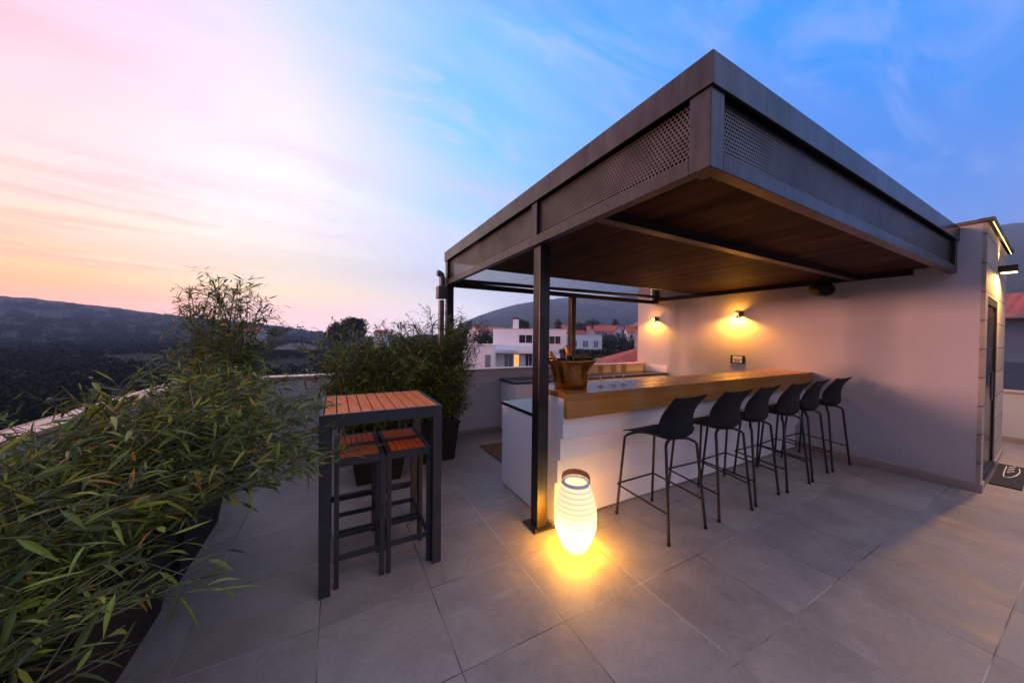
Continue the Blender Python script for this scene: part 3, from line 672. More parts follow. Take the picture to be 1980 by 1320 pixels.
# ------------------------------------------------------------------ high table and four stools
TX0, TX1, TY0, TY1, TZ = -.084, .655, 2.225, 2.935, 1.095
TB = thing('high_table', 'square charcoal bar table with orange teak slat top', 'table', ((TX0+TX1)/2,(TY0+TY1)/2,0))
lw = .062
build('table_frame', MB().box(TX0,TX1,TY0,TY0+.022,TZ-.075,TZ).box(TX0,TX1,TY1-.022,TY1,TZ-.075,TZ).box(TX0,TX0+.022,TY0+.022,TY1-.022,TZ-.075,TZ).box(TX1-.022,TX1,TY0+.022,TY1-.022,TZ-.075,TZ), M['table_metal'], TB, bevel=.002)
for (x0,y0) in ((TX0,TY0),(TX1-lw,TY0),(TX0,TY1-lw),(TX1-lw,TY1-lw)):
    build('leg', MB().box(x0,x0+lw,y0,y0+lw,0.001,TZ-.076), M['table_metal'], TB, bevel=.002)
build('stretcher', MB().box(TX0+lw,TX1-lw,TY1-.055,TY1-.02,.27,.31), M['table_metal'], TB, bevel=.002)
n = 10; x0, x1 = TX0+.024, TX1-.024; p_ = (x1-x0)/n
for k in range(n):
    build('slat', MB().box(x0+k*p_+.0035, x0+(k+1)*p_-.0035, TY0+.024, TY1-.024, TZ-.020, TZ-.001), M['teak'], TB, bevel=.0015)
def small_stool(x, y, along, label):
    wx, wy, h = .292, .283, .80
    th = thing('backless_stool', label, 'stool', (x,y,0.001), 0, 'backless stools tucked under the high table')
    q = .030
    build('seat_frame', MB().box(x,x+wx,y,y+q,h-.045,h).box(x,x+wx,y+wy-q,y+wy,h-.045,h).box(x,x+q,y+q,y+wy-q,h-.045,h).box(x+wx-q,x+wx,y+q,y+wy-q,h-.045,h), M['table_metal'], th, bevel=.002)
    for (a,b) in ((x,y),(x+wx-.028,y),(x,y+wy-.028),(x+wx-.028,y+wy-.028)):
        build('leg', MB().box(a,a+.028,b,b+.028,.001,h-.046), M['table_metal'], th, bevel=.002)
    for (a0,a1,b0,b1) in ((x+.028,x+wx-.028,y+.004,y+.024),(x+.028,x+wx-.028,y+wy-.024,y+wy-.004),(x+.004,x+.024,y+.028,y+wy-.028),(x+wx-.024,x+wx-.004,y+.028,y+wy-.028)):
        build('rail', MB().box(a0,a1,b0,b1,.170,.200), M['table_metal'], th, bevel=.002)
    n = 6
    if along == 'y':
        a0, a1 = x+q+.001, x+wx-q-.001; p_ = (a1-a0)/n
        for k in range(n): build('slat', MB().box(a0+k*p_+.0025,a0+(k+1)*p_-.0025,y+q+.001,y+wy-q-.001,h-.014,h-.002), M['teak'], th, bevel=.001)
    else:
        a0, a1 = y+q+.001, y+wy-q-.001; p_ = (a1-a0)/n
        for k in range(n): build('slat', MB().box(x+q+.001,x+wx-q-.001,a0+k*p_+.001,a0+(k+1)*p_-.001,h-.014,h-.002), M['teak_x'], th, bevel=.001)
small_stool(-.004,2.270,'x','low teak stool at the front left under the high table')
small_stool(.302,2.270,'y','low teak stool at the front right under the high table')
small_stool(-.004,2.562,'y','low teak stool at the back left under the high table')
small_stool(.302,2.562,'x','low teak stool at the back right under the high table')

# ------------------------------------------------------------------ bamboo
def planter(x0,x1,y0,y1,h,label,group='black planters with bamboo', tap=.06):
    th = thing('planter', label, 'planter', ((x0+x1)/2,(y0+y1)/2,0), 0, group)
    mb = MB().frustum((x0+tap,x1-tap,y0+tap,y1-tap,.001),(x0,x1,y0,y1,h-.045)).box(x0-.012,x1+.012,y0-.012,y1+.012,h-.0445,h-.02)
    build('pot', mb, M['planter'], th, bevel=.006)
    build('soil', MB().box(x0+.01,x1-.01,y0+.01,y1-.01,h-.0195,h-.008), M['soil'], th)
    return th
def leaf_into(V, Fc, p, d, nrm, L, wd, droop):
    d = d.normalized(); s = d.cross(nrm)
    if s.length < 1e-4: s = d.cross(Vector((1,0,.2)))
    s.normalize(); n = s.cross(d).normalized()
    b = len(V); g = Vector((0,0,-1))*droop*L
    fold = n*wd*.22
    P1 = p+d*L*.30+g*.10; P2 = p+d*L*.62+g*.38; P3 = p+d*L*.98+g
    V += [p, P1-s*wd*.5+fold, P1, P1+s*wd*.5+fold, P2-s*wd*.40+fold, P2, P2+s*wd*.40+fold, P3]
    Fc += [(b,b+1,b+2),(b,b+2,b+3),(b+1,b+4,b+5,b+2),(b+2,b+5,b+6,b+3),(b+4,b+7,b+5),(b+5,b+7,b+6)]
def rv(s=1): return Vector((random.gauss(0,s),random.gauss(0,s),random.gauss(0,s)))
def bamboo(name, label, base, n, height, lean, spread, leafL, nodes=11, start=.3, arch=1.0, twigs=2, nleaf=6, seed=1, group='bamboo plants in planters', flat=0., wild=1.):
    random.seed(seed)
    st = MB(); V, Fc = [], []
    lean = Vector(lean)
    for i in range(n):
        bx = Vector(base)+Vector((random.uniform(-spread[0],spread[0]), random.uniform(-spread[1],spread[1]), 0))
        h = height*random.uniform(.72,1.06); ln = lean*random.uniform(.35,1.25)+Vector((random.gauss(0,.16),random.gauss(0,.2),0))*height*.55*wild
        pts = []
        K = 12
        for k in range(K+1):
            q = k/K; zz = h*(q-.36*arch*q**2.6*min(1.3, ln.length/height))
            pts.append(bx+ln*(q**2.0)+Vector((0,0,zz))+rv(.006*q))
        st.tube(pts, [.0085*(1-.82*k/K)+.0008 for k in range(K+1)], 5, cap=False)
        for k in range(nodes):
            q = start+(1-start)*(k+random.random()*.6)/nodes; q = min(q,.99)
            f_ = q*K; a = int(f_); p = pts[a].lerp(pts[min(a+1,K)], f_-a); tang = (pts[min(a+1,K)]-pts[a]).normalized()
            for tw in range(twigs):
                ang = random.uniform(0,2*PI); out = Vector((math.cos(ang),math.sin(ang),random.uniform(-.05,.75-flat)))
                dr = (tang*random.uniform(.2,.9)+out*.95).normalized()
                bl = random.uniform(.10,.30)*(leafL/.095)
                tip = p+dr*bl+Vector((0,0,-.10*bl)); st.tube([p,(p+tip)/2+Vector((0,0,.02*bl)),tip], [.0022,.0015,.0008], 3, cap=False)
                nl = nleaf if q < .62 else max(2, nleaf//2)
                for l in range(nl):
                    qq = .35+.65*(l+.5)/nl; lp = p.lerp(tip, qq)
                    sd = dr.cross(Vector((0,0,1))); sd = sd.normalized() if sd.length > .01 else Vector((1,0,0))
                    ld = dr*.7+sd*random.choice((-1,1))*random.uniform(.3,1.1)+rv(.32)+Vector((0,0,random.uniform(-.8,.25)))
                    L = leafL*random.uniform(.55,1.3)
                    leaf_into(V, Fc, lp, ld, Vector((0,0,1))+rv(.45), L, L*random.uniform(.11,.165), random.uniform(.02,.34))
            if q > .85:
                for l in range(4):
                    L = leafL*random.uniform(.7,1.1); leaf_into(V, Fc, p, tang+rv(.4), Vector((0,0,1))+rv(.5), L, L*.13, .05)
    th = thing(name, label, 'bamboo', base, 0, group)
    build('stems', st, M['culm'], th, smooth='all')
    m_ = MB(); m_.v = [tuple(p) for p in V]; m_.f = Fc
    build('foliage', m_, M['leaf'], th)
    return th
planter(-1.36,-.80,-.35,.98,.50,'long black planter at the near end of the bamboo hedge')
planter(-1.36,-.80,1.06,2.60,.50,'long black planter at the middle of the bamboo hedge')
planter(-1.36,-.80,2.70,3.62,.50,'black planter at the far end of the bamboo hedge')
planter(-1.36,-.80,4.10,4.68,.50,'square black planter under the tall bamboo in the corner')
planter(.12,.72,3.66,4.36,.52,'tapered black planter seen between the legs of the high table', tap=.08)
planter(.84,1.40,3.98,4.56,.52,'square black planter beside the far left canopy post', tap=.05)
LB = 'arching bamboo with long leaves in the hedge, '
bamboo('bamboo_plant', 'arching bamboo with the largest leaves closest to the camera', (-1.12,.72,.46), 30, .70, (.36,.16,0), (.20,.30), .086, 14, .04, 1.3, 2, 7, 11)
bamboo('bamboo_plant', 'arching bamboo over the long planter beside the pale floor scuff', (-1.12,1.28,.46), 38, .84, (.48,.10,0), (.20,.30), .084, 15, .04, 1.25, 2, 7, 12)
bamboo('bamboo_plant', 'arching bamboo reaching out towards the high table legs', (-1.08,1.85,.46), 46, 1.0, (.88,.20,0), (.22,.28), .086, 16, .04, 1.15, 2, 7, 13)
bamboo('bamboo_plant', 'bamboo in the hedge spilling over the pink lit coping', (-1.08,2.4,.46), 40, 1.02, (.74,.02,0), (.22,.25), .086, 16, .04, 1.1, 2, 7, 14)
bamboo('bamboo_plant', 'low bushy bamboo at the far end of the hedge', (-1.08,3.1,.46), 34, .95, (.48,.0,0), (.22,.30), .085, 15, .04, 1.05, 2, 7, 15)
bamboo('bamboo_plant', 'tall bamboo in the corner rising above the hill line', (-1.06,4.38,.48), 34, 1.62, (.05,-.05,0), (.26,.22), .090, 17, .06, .75, 2, 7, 16, wild=1.3)
bamboo('bamboo_plant', 'bushy bamboo directly behind the high table', (.36,4.05,.5), 52, 1.16, (-.10,-.08,0), (.32,.24), .086, 16, .02, 1.0, 2, 7, 17, wild=2.1)
bamboo('bamboo_plant', 'bushy bamboo between the table top and the far left canopy post', (.92,4.22,.5), 46, 1.24, (-.02,-.05,0), (.24,.20), .086, 16, .02, .95, 2, 7, 19, wild=1.9)
bamboo('bamboo_plant', 'bushy bamboo in front of the far left canopy post', (1.25,4.25,.5), 40, 1.36, (.12,-.05,0), (.20,.20), .086, 17, .02, .85, 2, 7, 18, wild=1.7)
random.seed(3)

# ------------------------------------------------------------------ SETTING: terrain
def interp(tab, x):
    if x <= tab[0][0]: return tab[0][1]
    for (a,b),(c_,d_) in zip(tab, tab[1:]):
        if x <= c_:
            q = (x-a)/(c_-a); return b+(d_-b)*q
    return tab[-1][1]
Rt = [(17,0),(19.8,.043),(22.5,.064),(25.6,.083),(29,.100),(33,.112),(36.4,.119),(42,.122),(49,.121),(60,.142),(72,.172),(84,.198),(100,.20),(140,.12),(180,.05)]
Lt = [(-180,.02),(-120,.02),(-60,.030),(-36,.045),(-29,.0595),(-25.5,.055),(-18,.0395),(-9.4,.0265),(-3.3,.011),(1,.0),(180,.0)]
import mathutils.noise as mn
def h_terrain(az, r):
    x, y = r*math.sin(R(az)), r*math.cos(R(az))
    z_ = -6.0
    q = max(0,min(1,(r-70)/230)); q = q*q*(3-2*q)
    wv = max(0,min(1,(az-8)/14))*max(0,min(1,(130-az)/40))
    z_ += 8.5*q*wv
    z_ += (2.2*mn.noise(Vector((x/45,y/45,1)))*min(1,r/120)) if r > 60 else 0
    tr = interp(Rt, az) if az > 10 else 0; tl = interp(Lt, az)
    for T, RR, s0 in ((tr, 1300, .20), (tl, 950, .30)):
        if T > 0:
            q = max(0,min(1,(r/RR-s0)/(1-s0))); q = q**1.25
            hh = (1.57+6+T*RR*(1+.015*mn.noise(Vector((az*.55,T*9,3)))+.006*mn.noise(Vector((az*2.7,1,3)))))*q
            if r > RR: hh *= max(0, 1-(r-RR)/520)
            gul = 1+.10*mn.noise(Vector((x/160,y/160,7)))*q*(1-q)*4
            z_ = max(z_, -6+hh*gul)
    if r > 200: z_ += 2.2*mn.noise(Vector((x/8,y/8,5)))*min(1,(r-200)/500)
    return z_
azs = [-180+4*i for i in range(29)]+[-64+.4*i for i in range(421)]+[108+4*i for i in range(19)]
azs = sorted(set(round(a,3) for a in azs if a <= 180))
rs = [5.5]; 
while rs[-1] < 1380: rs.append(rs[-1]*1.055+.4)
rs += [950,1300]; rs.sort()
rows = [[(r*math.sin(R(a))+.0, r*math.cos(R(a)), h_terrain(a, r)) for a in azs] for r in rs]
m, t, p = newmat('hillside')
co = t.node('ShaderNodeTexCoord').outputs['Object']
n1 = t.noise(co, .012, 8, .65); n2 = t.noise(co, .16, 6, .7)
f = t.math('ADD', t.math('MULTIPLY', n1, .5), t.math('MULTIPLY', n2, .5))
c = t.ramp(f, [(.32, (.012,.017,.010)), (.5, (.028,.034,.018)), (.62, (.06,.058,.035)), (.74, (.12,.11,.08))])
t.l.new(c, p.inputs['Base Color']); p.inputs['Roughness'].default_value = .95; p.inputs['Specular IOR Level'].default_value = .1
bump(t, p, n2, 1., 2.)
te = build('terrain', MB().grid(rows), m, smooth='all'); tag(te, 'dark wooded valley with hills and a bluish mountain', kind='structure')

# ------------------------------------------------------------------ trees and shrubs
def crown_into(V, Fc, c, rad_, nclump, nleaf, size, flat=1.0, rough=.35):
    c = Vector(c)
    for i in range(nclump):
        d = rv(1).normalized(); q = random.uniform(.35,1.0)**.6
        k_ = 1+rough*mn.noise(d*1.7+c*.37)
        cc = c+Vector((d.x*rad_[0],d.y*rad_[1],d.z*rad_[2]))*q*k_
        cr = size*random.uniform(2.2,4.2)
        for l in range(nleaf):
            o_ = rv(1).normalized()*cr*random.random()**.5; pp = cc+Vector((o_.x,o_.y,o_.z*.6))
            a = rv(1).normalized(); b_ = a.cross(rv(1)).normalized(); s_ = size*random.uniform(.5,1.2)
            n0 = len(V); V += [pp+a*s_, pp+b_*s_*.6, pp-a*s_, pp-b_*s_*.6]; Fc.append((n0,n0+1,n0+2,n0+3))
def tree(name, label, base, ht, rad_, cat='tree', nclump=130, nleaf=14, size=.16, mat='tree_leaf', cz=.62, group=None, rough=.35):
    base = Vector(base); th = thing(name, label, cat, tuple(base), 0, group)
    tr = MB().tube([base+Vector((0,0,-.5)), base+Vector((.05*ht*.3,0,ht*.3)), base+Vector((0,.02*ht,ht*cz))], [ht*.03,ht*.022,ht*.012], 8)
    for k in range(5):
        a = k*1.26+random.random(); q = random.uniform(.3,.5)
        tr.tube([base+Vector((0,0,ht*q)), base+Vector((math.cos(a)*rad_[0]*.35,math.sin(a)*rad_[1]*.35,ht*(q+.12))), base+Vector((math.cos(a)*rad_[0]*.7,math.sin(a)*rad_[1]*.7,ht*(q+.25)))], [ht*.012,ht*.008,ht*.004], 5)
    build('trunk', tr, M['bark'], th)
    V, Fc = [], []; crown_into(V, Fc, base+Vector((0,0,ht*cz)), rad_, nclump, nleaf, size, rough=rough)
    mb = MB(); mb.v = [tuple(p) for p in V]; mb.f = Fc; build('crown', mb, M[mat], th); return th
def ground(p): return h_terrain(math.degrees(math.atan2(p.x,p.y)), math.hypot(p.x,p.y))
def tree_at(name, label, u, vtop, d, wpx, hpx=None, **kw):
    tp = at(u, vtop, d); g = ground(tp); ht = tp.z-g; rx = wpx/2*d/FPX; rz = (hpx/2 if hpx else ht*.45/2*FPX/d)*d/FPX
    return tree(name, label, (tp.x,tp.y,g), ht, (rx,rx,rz), cz=max(.3,(ht-rz)/ht), **kw)
tree_at('pine_tree', 'broad dark pine silhouetted against the pink horizon', 683, 613, 75, 46, 44, nclump=420, nleaf=16, size=.24, rough=.2)
tree_at('pine_tree', 'lower dark pine crown left of the broad pine', 655, 624, 74, 40, 40, nclump=280, nleaf=14, size=.24, rough=.25)
tree_at('tree', 'small round tree on the plain left of the broad pine', 531, 635, 140, 18, 14, nclump=120, nleaf=10, size=.4)
tree_at('tree', 'bushy tree rising behind the white villa chimney', 1009, 618, 95, 26, 22, nclump=150, nleaf=12, size=.25)
tree_at('cypress_tree', 'narrow dark conifer between the column and the back post', 1079, 617, 120, 11, 26, nclump=130, nleaf=10, size=.25)
tree_at('tree', 'dark round tree right of the back post', 1120, 624, 110, 26, 24, nclump=150, nleaf=12, size=.25)
tree_at('tree', 'wide dark tree above the pink gable', 1145, 618, 150, 34, 22, nclump=150, nleaf=12, size=.35)
tree_at('cypress_tree', 'narrow dark conifer above the big red roof', 1190, 616, 150, 10, 30, nclump=110, nleaf=10, size=.3)
tree_at('tree', 'leafy tree at the left edge of the white villa', 938, 640, 52, 34, 40, nclump=180, nleaf=14, size=.16)
tree_at('tree', 'dense tree mass right of the villa windows', 1188, 645, 62, 60, 50, nclump=320, nleaf=16, size=.2)
tree_at('tree', 'brighter leafy tree beside the end of the white wall', 1228, 655, 48, 34, 44, nclump=220, nleaf=14, size=.16)
def hedge(name, label, p0, p1, thick, zt, zb, n=900, size=.10, mat='hedge_leaf'):
    th = thing(name, label, 'hedge', tuple((p0+p1)/2)); V, Fc = [], []
    d = (p1-p0); nrm = Vector((-d.y,d.x,0)).normalized()
    for i in range(n):
        q = random.random(); c = p0+d*q+nrm*random.uniform(-thick,thick)/2; zz = random.choice((zt, random.uniform(zb,zt)))
        crown_into(V, Fc, (c.x,c.y,zz+random.uniform(-.05,.05)), (.15,.15,.12), 1, 14, size)
    mb = MB(); mb.v = [tuple(p) for p in V]; mb.f = Fc; build('foliage', mb, M[mat], th)
    a = [p0+nrm*thick*.4,p1+nrm*thick*.4,p1-nrm*thick*.4,p0-nrm*thick*.4]
    build('core', MB().prism([(q.x,q.y) for q in a], zb, zt-.12), M['bark'], th)
h0, h1 = at(1085,678,34), at(1262,676,31)
hedge('hedge', 'clipped dark green hedge between the villa and the red roof', h0, h1, 1.2, h0.z, h0.z-3.0)
# valley woodland: uncountable dark scrub
random.seed(21)
V, Fc = [], []
for i in range(2600):
    az = random.uniform(-46, 24); r = 22*math.exp(random.random()*3.6)
    x, y = r*math.sin(R(az)), r*math.cos(R(az)); g = h_terrain(az, r); s_ = random.uniform(.8,2.1)*(1+.0022*r)
    if az > 12 and r < 90: continue
    if mn.noise(Vector((x/30,y/30,9))) < -.28: continue
    crown_into(V, Fc, (x,y,g+s_*.55), (s_,s_,s_*.7), 14, 9, .10+.0024*r)
for i in range(900):
    az = random.uniform(18, 64); r = random.uniform(95, 420)
    x, y = r*math.sin(R(az)), r*math.cos(R(az)); g = h_terrain(az, r); s_ = random.uniform(1,2.3)*(1+.0012*r)
    crown_into(V, Fc, (x,y,g+s_*.5), (s_,s_,s_*.75), 11, 9, .14+.0026*r)
mb = MB(); mb.v = [tuple(p) for p in V]; mb.f = Fc
tag(build('woodland', mb, M['wood_leaf']), 'dark mass of scrub and trees covering the valley floor', 'woodland', kind='stuff')
# pale dry stone bank on the plain
c0 = at(576, 663, 70); rows = []; e1_ = R0; e2_ = Vector((math.sin(YAW),math.cos(YAW),0))
for i in range(25):
    row = []
    for j in range(61):
        a = (j/60-.5)*8.6; b_ = (i/24-.5)*5
        p = Vector((c0.x,c0.y,0))+e1_*a+e2_*(b_+.8*mn.noise(Vector((a/2,0,4))))
        hgt = max(0, 1-(2*abs(j/60-.5))**3)*max(0,1-(2*abs(i/24-.5))**2)
        row.append((p.x,p.y,c0.z-1.3+hgt*(1.0+.9*mn.noise(Vector((p.x/.9,p.y/.9,2)))+.35*mn.noise(Vector((p.x/.3,p.y/.3,2))))))
    rows.append(row)
tag(build('stone_bank', MB().grid(rows), simple('pale_stone', (.13,.125,.13), .9, 0, .5, 1.1, .6, 3), smooth='all'), 'pale rubble bank on the dark plain left of the pines', None, None, 'structure')

# ------------------------------------------------------------------ white villa
VD = 46.0; px = VD/FPX
vo = at(990, 653, VD); fw = Vector((math.sin(YAW+R(6)), math.cos(YAW+R(6)), 0)); rt = Vector((fw.y,-fw.x,0))
def vx(u): return (u-990)*px
def vz(v): return CAMH+(652.5-v)*px
VM = Matrix(((rt.x,fw.x,0,vo.x),(rt.y,fw.y,0,vo.y),(0,0,1,0),(0,0,0,1)))
VL = thing('villa', 'white flat roofed villa with lit sliding door', 'house', (vo.x,vo.y,-5.5))
SH = M['stucco_house']
gz = -6.0
build('upper_block', MB().tbox(VM, vx(953),vx(1094), 0,9, vz(672),vz(637)), SH, VL)
build('roof_trim', MB().tbox(VM, vx(952.4),vx(1094.6), -.05,9.05, vz(637)+.002,vz(635.6)), M['stucco_cream'], VL)
build('lower_block', MB().tbox(VM, vx(904),vx(962), -3.2,5, gz,vz(668)).tbox(VM, vx(962)+.002,vx(1094), .02,9, gz,vz(672)-.002), SH, VL)
build('lower_roof', MB().tbox(VM, vx(902.5),vx(963), -3.3,-.001, vz(668)+.002,vz(666)), SH, VL)
build('canopy_slab', MB().tbox(VM, vx(962)+.01,vx(1032), -1.8,-.001, vz(682),vz(676)), SH, VL)
build('pilaster', MB().tbox(VM, vx(1008),vx(1015), -.8,-.002, gz,vz(682)-.002), SH, VL)
ch = build('chimney', MB().tbox(VM, vx(987.5),vx(998.5), 3,3.8, vz(637),vz(615.5)), SH, VL); build('chimney_cap', MB().tbox(VM, vx(986.5),vx(999.5), 2.95,3.85, vz(615.5)+.002,vz(612.5)), M['black_metal'], ch, off=W[VL.name])
def win(u0,u1,v0,v1, yy, mat='dark_glass', parent=VL, MM=VM, panes=2, fx=vx, fz=vz, sc=1.0, rev=.10):
    x0,x1,z0,z1 = fx(u0),fx(u1),fz(v1),fz(v0); t_ = .07*sc
    mb = MB().tbox(MM,x0,x1,yy-.05,yy-.002,z1-t_,z1).tbox(MM,x0,x1,yy-.05,yy-.002,z0,z0+t_).tbox(MM,x0,x0+t_,yy-.05,yy-.002,z0+t_,z1-t_).tbox(MM,x1-t_,x1,yy-.05,yy-.002,z0+t_,z1-t_)
    for k in range(1,panes):
        xm = x0+(x1-x0)*k/panes; mb.tbox(MM,xm-t_/2,xm+t_/2,yy-.048,yy-.002,z0+t_,z1-t_)
    fr_ = build('window', mb, M['white_paint'], parent)
    build('pane', MB().tbox(MM,x0+t_,x1-t_,yy-.02,yy-.003,z0+t_,z1-t_), M[mat] if isinstance(mat,str) else mat, fr_, off=W[parent.name])
M['lit_window'] = emit('lit_window', (1,.50,.16), .9)
win(1003,1030,647,664,0); win(1061,1083.5,649,665,0)
win(945,957,684,713,-3.2,'curtain_glass',panes=1)
win(975,993,685,713,0,'curtain_glass'); win(993.4,1005,685,713,0,'lit_window',panes=1); win(1016,1030,684,713,0)
win(1046,1058,690,713,0,'dark_glass',panes=1)
build('right_block', MB().tbox(VM, vx(1104),vx(1168), 3.5,11, gz,vz(646)).tbox(VM, vx(1094)+.003,vx(1104)-.003, 5,10, gz,vz(648)), SH, VL)
build('right_roof_trim', MB().tbox(VM, vx(1103.4),vx(1168.6), 3.45,11.05, vz(646)+.002,vz(644.6)), M['stucco_cream'], VL)
for u0,u1 in ((1109,1119),(1129.5,1141),(1151,1161)): win(u0,u1,657.5,672,3.5,'curtain_glass')
# pergola terrace beside the villa
PT = thing('garden_pergola', 'white slatted garden pergola left of the villa', 'pergola', tuple(at(886,700,40)))
a0 = at(886,690,40)
mb = MB()
for k in range(9): mb.box(a0.x-1.8,a0.x+1.8,a0.y-1.2+k*.3,a0.y-1.12+k*.3,a0.z,a0.z+.10)
build('roof_slats', mb, M['white_paint'], PT)
for sx in (-1.7,1.7):
    for sy in (-1.1,1.1): build('post', MB().box(a0.x+sx-.06,a0.x+sx+.06,a0.y+sy-.06,a0.y+sy+.06,a0.z-5,a0.z-.002), M['white_paint'], PT)

# ------------------------------------------------------------------ village houses behind
def house(label, u, v_eave, wpx, d, v_ridge, depth=7, rot=0, wallm='stucco_house', roofm='roof_red', wins=2, chimney=False, gable=False, vbase=None):
    c0 = at(u, v_eave, d); w_ = wpx*d/FPX; zr = at(u, v_ridge, d).z; ze = c0.z; g = min(ground(c0), ze-2.6)-.5
    f2 = Vector((math.sin(YAW+rot),math.cos(YAW+rot),0)); r2 = Vector((f2.y,-f2.x,0))
    HM = Matrix(((r2.x,f2.x,0,c0.x),(r2.y,f2.y,0,c0.y),(0,0,1,0),(0,0,0,1)))
    th = thing('village_house', label, 'house', (c0.x,c0.y,g), 0, 'houses with red roofs on the slope')
    build('wall', MB().tbox(HM,-w_/2,w_/2,0,depth,g,ze), M[wallm], th)
    o_ = .35; mb = MB()
    if gable:   # gable end towards the viewer: ridge runs away
        A = [(-w_/2-o_,ze-.1),(0,zr),(w_/2+o_,ze-.1)]
        vs = [HM@Vector((x,-o_,z_)) for x,z_ in A]+[HM@Vector((x,depth+o_,z_)) for x,z_ in A]
        vs2 = [p+Vector((0,0,-.18)) for p in vs]
        mb.add(vs+vs2, [(0,1,4,3),(1,2,5,4),(6,9,10,7),(7,10,11,8),(0,6,7,1),(1,7,8,2),(3,4,10,9),(4,5,11,10),(0,3,9,6),(2,8,11,5)])
        build('gable', MB().add([HM@Vector(q) for q in ((-w_/2,.01,ze),(w_/2,.01,ze),(0,.01,zr-.2),(-w_/2,.3,ze),(w_/2,.3,ze),(0,.3,zr-.2))], [(0,1,2),(5,4,3),(0,3,4,1),(1,4,5,2),(2,5,3,0)]), M[wallm], th)
    else:
        A = [(-o_,ze-.1),(depth/2,zr),(depth+o_,ze-.1)]
        vs = [HM@Vector((-w_/2-o_,y,z_)) for y,z_ in A]+[HM@Vector((w_/2+o_,y,z_)) for y,z_ in A]
        vs2 = [p+Vector((0,0,-.18)) for p in vs]
        mb.add(vs+vs2, [(0,3,4,1),(1,4,5,2),(6,7,10,9),(7,8,11,10),(0,1,7,6),(1,2,8,7),(3,9,10,4),(4,10,11,5),(0,6,9,3),(2,5,11,8)])
        for sx in (-w_/2+.01, w_/2-.31):
            build('gable', MB().add([HM@Vector((sx+a,y,z_)) for a in (0,.3) for y,z_ in ((0,ze),(depth,ze),(depth/2,zr-.2))], [(0,1,2),(5,4,3),(0,3,4,1),(1,4,5,2),(2,5,3,0)]), M[wallm], th)
    rf = build('roof', mb, M[roofm], th)
    if chimney: build('chimney', MB().tbox(HM, w_*.2,w_*.2+.7, depth*.4,depth*.4+.7, ze, zr+1.1), M[wallm], rf, off=W[th.name])
    for k in range(wins):
        x = -w_/2+w_*(k+.5)/wins; zz = max(ze-2.0, g+.6)
        fr_ = build('window', MB().tbox(HM,x-.55,x+.55,-.06,-.002,zz,zz+1.3), M['white_paint'], th)
        build('pane', MB().tbox(HM,x-.45,x+.45,-.075,-.061,zz+.1,zz+1.2), M['dark_glass'], fr_, off=W[th.name])
    return th
house('white gabled house with dark red roof left of the villa', 915, 641, 26, 115, 629, 9, R(25), gable=True, wins=2)
house('long low house with orange roof behind the villa tree', 952, 641, 46, 150, 632, 9, R(-8), roofm='roof_orange', wins=3, wallm='stucco_cream')
house('white gabled house with red roof behind the villa chimney', 1014, 637, 30, 95, 624, 8, R(-18), gable=True, wins=1)
house('red roofed house between the steel column and the back post', 1090, 638, 30, 130, 628, 8, R(10), wins=2)
house('low house with bright red roof just above the villa right block', 1118, 644, 26, 105, 637, 7, R(0), wins=2)
house('pink gabled house with arched front and red roof', 1143, 643, 17, 120, 630, 8, R(-6), wallm='stucco_cream', gable=True, wins=1)
house('big grey house with red hipped roof on the slope', 1172, 640, 44, 135, 628, 10, R(14), wallm='stucco_grey', wins=3)
house('white gabled house right of the big grey house', 1196, 642, 18, 128, 631, 8, R(30), gable=True, wins=1)
house('small white house with chimney cut by the white wall edge', 1228, 643, 26, 110, 629, 8, R(8), wins=2, chimney=True)
house('distant house with pinkish roof beyond the tall bamboo', 486, 640, 26, 190, 632, 9, R(-12), wallm='stucco_cream', wins=2)
house('tiny white house right of the broad pine on the plain', 733, 643, 20, 170, 637, 8, R(-5), wins=2)
# near red roof just beyond the parapet
NR = thing('neighbour_house', 'neighbouring house with large plain red tile roof beyond the flutes', 'house', tuple(at(1220,700,17)))
a, b_, c_, d_ = at(1142,697,17.5), at(1262,664.5,17.5), at(1300,668,23), at(1165,697,23)
lowz = a.z-1.5
up = Vector((0,0,.12))
q0 = at(1142,697,17.5); q1 = at(1268,663,17.5); q2 = at(1268,712,15.0); q3 = at(1142,712,15.0)
mb = MB().add([q3,q2,q1,q0]+[p-Vector((0,0,.14)) for p in (q3,q2,q1,q0)], [(0,1,2,3),(7,6,5,4),(0,4,5,1),(1,5,6,2),(2,6,7,3),(3,7,4,0)])
build('roof', mb, M['roof_red'], NR)
e_ = Vector((math.sin(YAW),math.cos(YAW),0))
r0_, r1_ = q0+e_*4-Vector((0,0,1.6)), q1+e_*4-Vector((0,0,1.6)); dn = Vector((0,0,.14))
mb = MB().add([q0,q1,r1_,r0_]+[p-dn for p in (q0,q1,r1_,r0_)], [(0,1,2,3),(7,6,5,4),(0,4,5,1),(1,5,6,2),(2,6,7,3),(3,7,4,0)]); build('rear_roof', mb, M['roof_red'], NR)
lo = [q3+e_*.4-Vector((0,0,.2)), q2+e_*.4-Vector((0,0,.2)), r1_-Vector((0,0,.3)), r0_-Vector((0,0,.3))]
mb = MB().add(lo+[Vector((p.x,p.y,-6)) for p in lo], [(0,1,2,3),(7,6,5,4),(0,4,5,1),(1,5,6,2),(2,6,7,3),(3,7,4,0)])
build('wall', mb, M['stucco_cream'], NR)
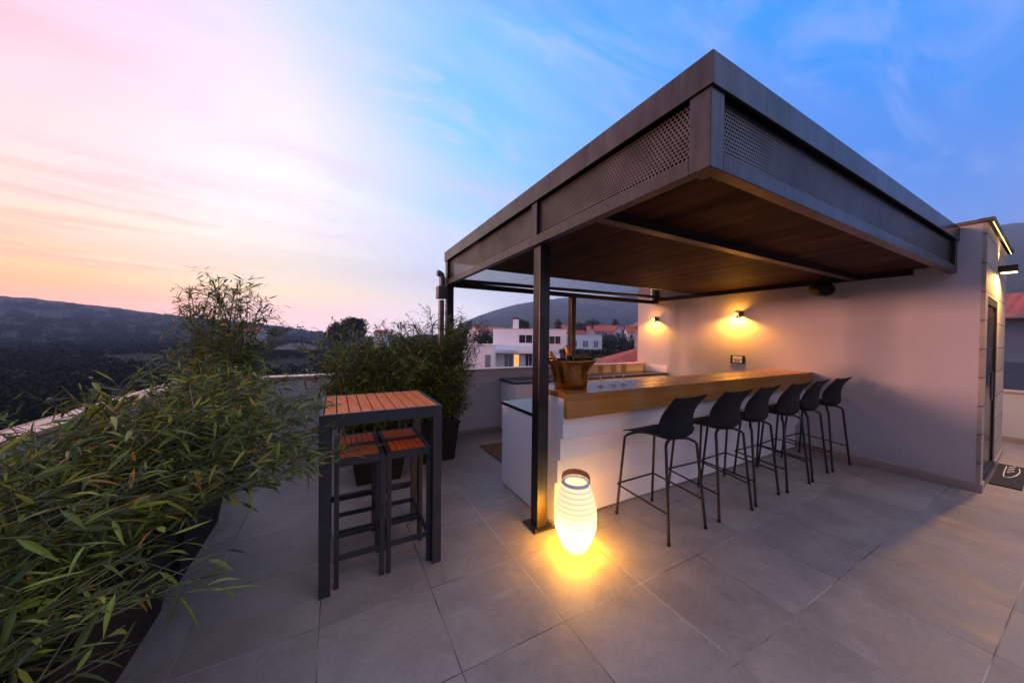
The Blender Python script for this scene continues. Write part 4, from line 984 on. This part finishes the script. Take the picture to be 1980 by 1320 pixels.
# grey building beyond the right parapet
GB = thing('grey_building', 'grey plastered building with red tiled eaves beyond the right parapet', 'building', (16,3,-6))
build('wall', MB().box(16,22,-10,14,-6,2.36), M['stucco_grey'], GB)
mb = MB().add([(15.75,-10.3,2.34),(15.75,14.3,2.34),(19,14.3,3.15),(19,-10.3,3.15),(15.75,-10.3,2.20),(15.75,14.3,2.20),(19,14.3,3.0),(19,-10.3,3.0)], [(3,2,1,0),(4,5,6,7),(0,1,5,4),(1,2,6,5),(2,3,7,6),(3,0,4,7)])
build('roof', mb, M['roof_red_y'], GB)
build('gutter', MB().box(15.68,15.745,-10.3,14.3,2.22,2.33), M['galv'], GB)
build('plaster_band', MB().box(15.97,15.998,-10,14,-6,1.05), simple('dark_band', (.16,.17,.20), .9, 0, .25, .7), GB)

# ------------------------------------------------------------------ haze
HAZE = 1
if HAZE:
    hz = build('haze', MB().box(-1560,1560,-1560,1560,-40,290), None); tag(hz, 'thin blue evening haze over the valley', 'haze', kind='stuff')
    m = bpy.data.materials.new('haze'); m.use_nodes = True; nt = m.node_tree; nt.nodes.remove(nt.nodes['Principled BSDF'])
    pv = nt.nodes.new('ShaderNodeVolumePrincipled'); pv.inputs['Color'].default_value = (.52,.71,1,1); pv.inputs['Density'].default_value = .00058
    nt.links.new(pv.outputs[0], nt.nodes['Material Output'].inputs['Volume']); hz.data.materials.append(m)

# ------------------------------------------------------------------ camera and render settings
cd = bpy.data.cameras.new('camera'); cam = bpy.data.objects.new('camera', cd); COL.objects.link(cam); C.camera = cam
cd.sensor_width = 36; cd.sensor_fit = 'HORIZONTAL'; cd.lens = FPX/1980*36; cd.clip_start = .05; cd.clip_end = 20000
mw = Matrix(((RV.x,UV.x,-F.x,0),(RV.y,UV.y,-F.y,0),(RV.z,UV.z,-F.z,CAMH),(0,0,0,1))); cam.matrix_world = mw
C.view_settings.view_transform = 'Standard'; C.view_settings.look = 'None'; C.view_settings.exposure = 0.15; C.view_settings.gamma = 1
C.render.engine = 'CYCLES'; C.cycles.use_denoising = True
C.cycles.max_bounces = 8; C.cycles.diffuse_bounces = 4; C.cycles.transparent_max_bounces = 24; C.cycles.sample_clamp_indirect = 6
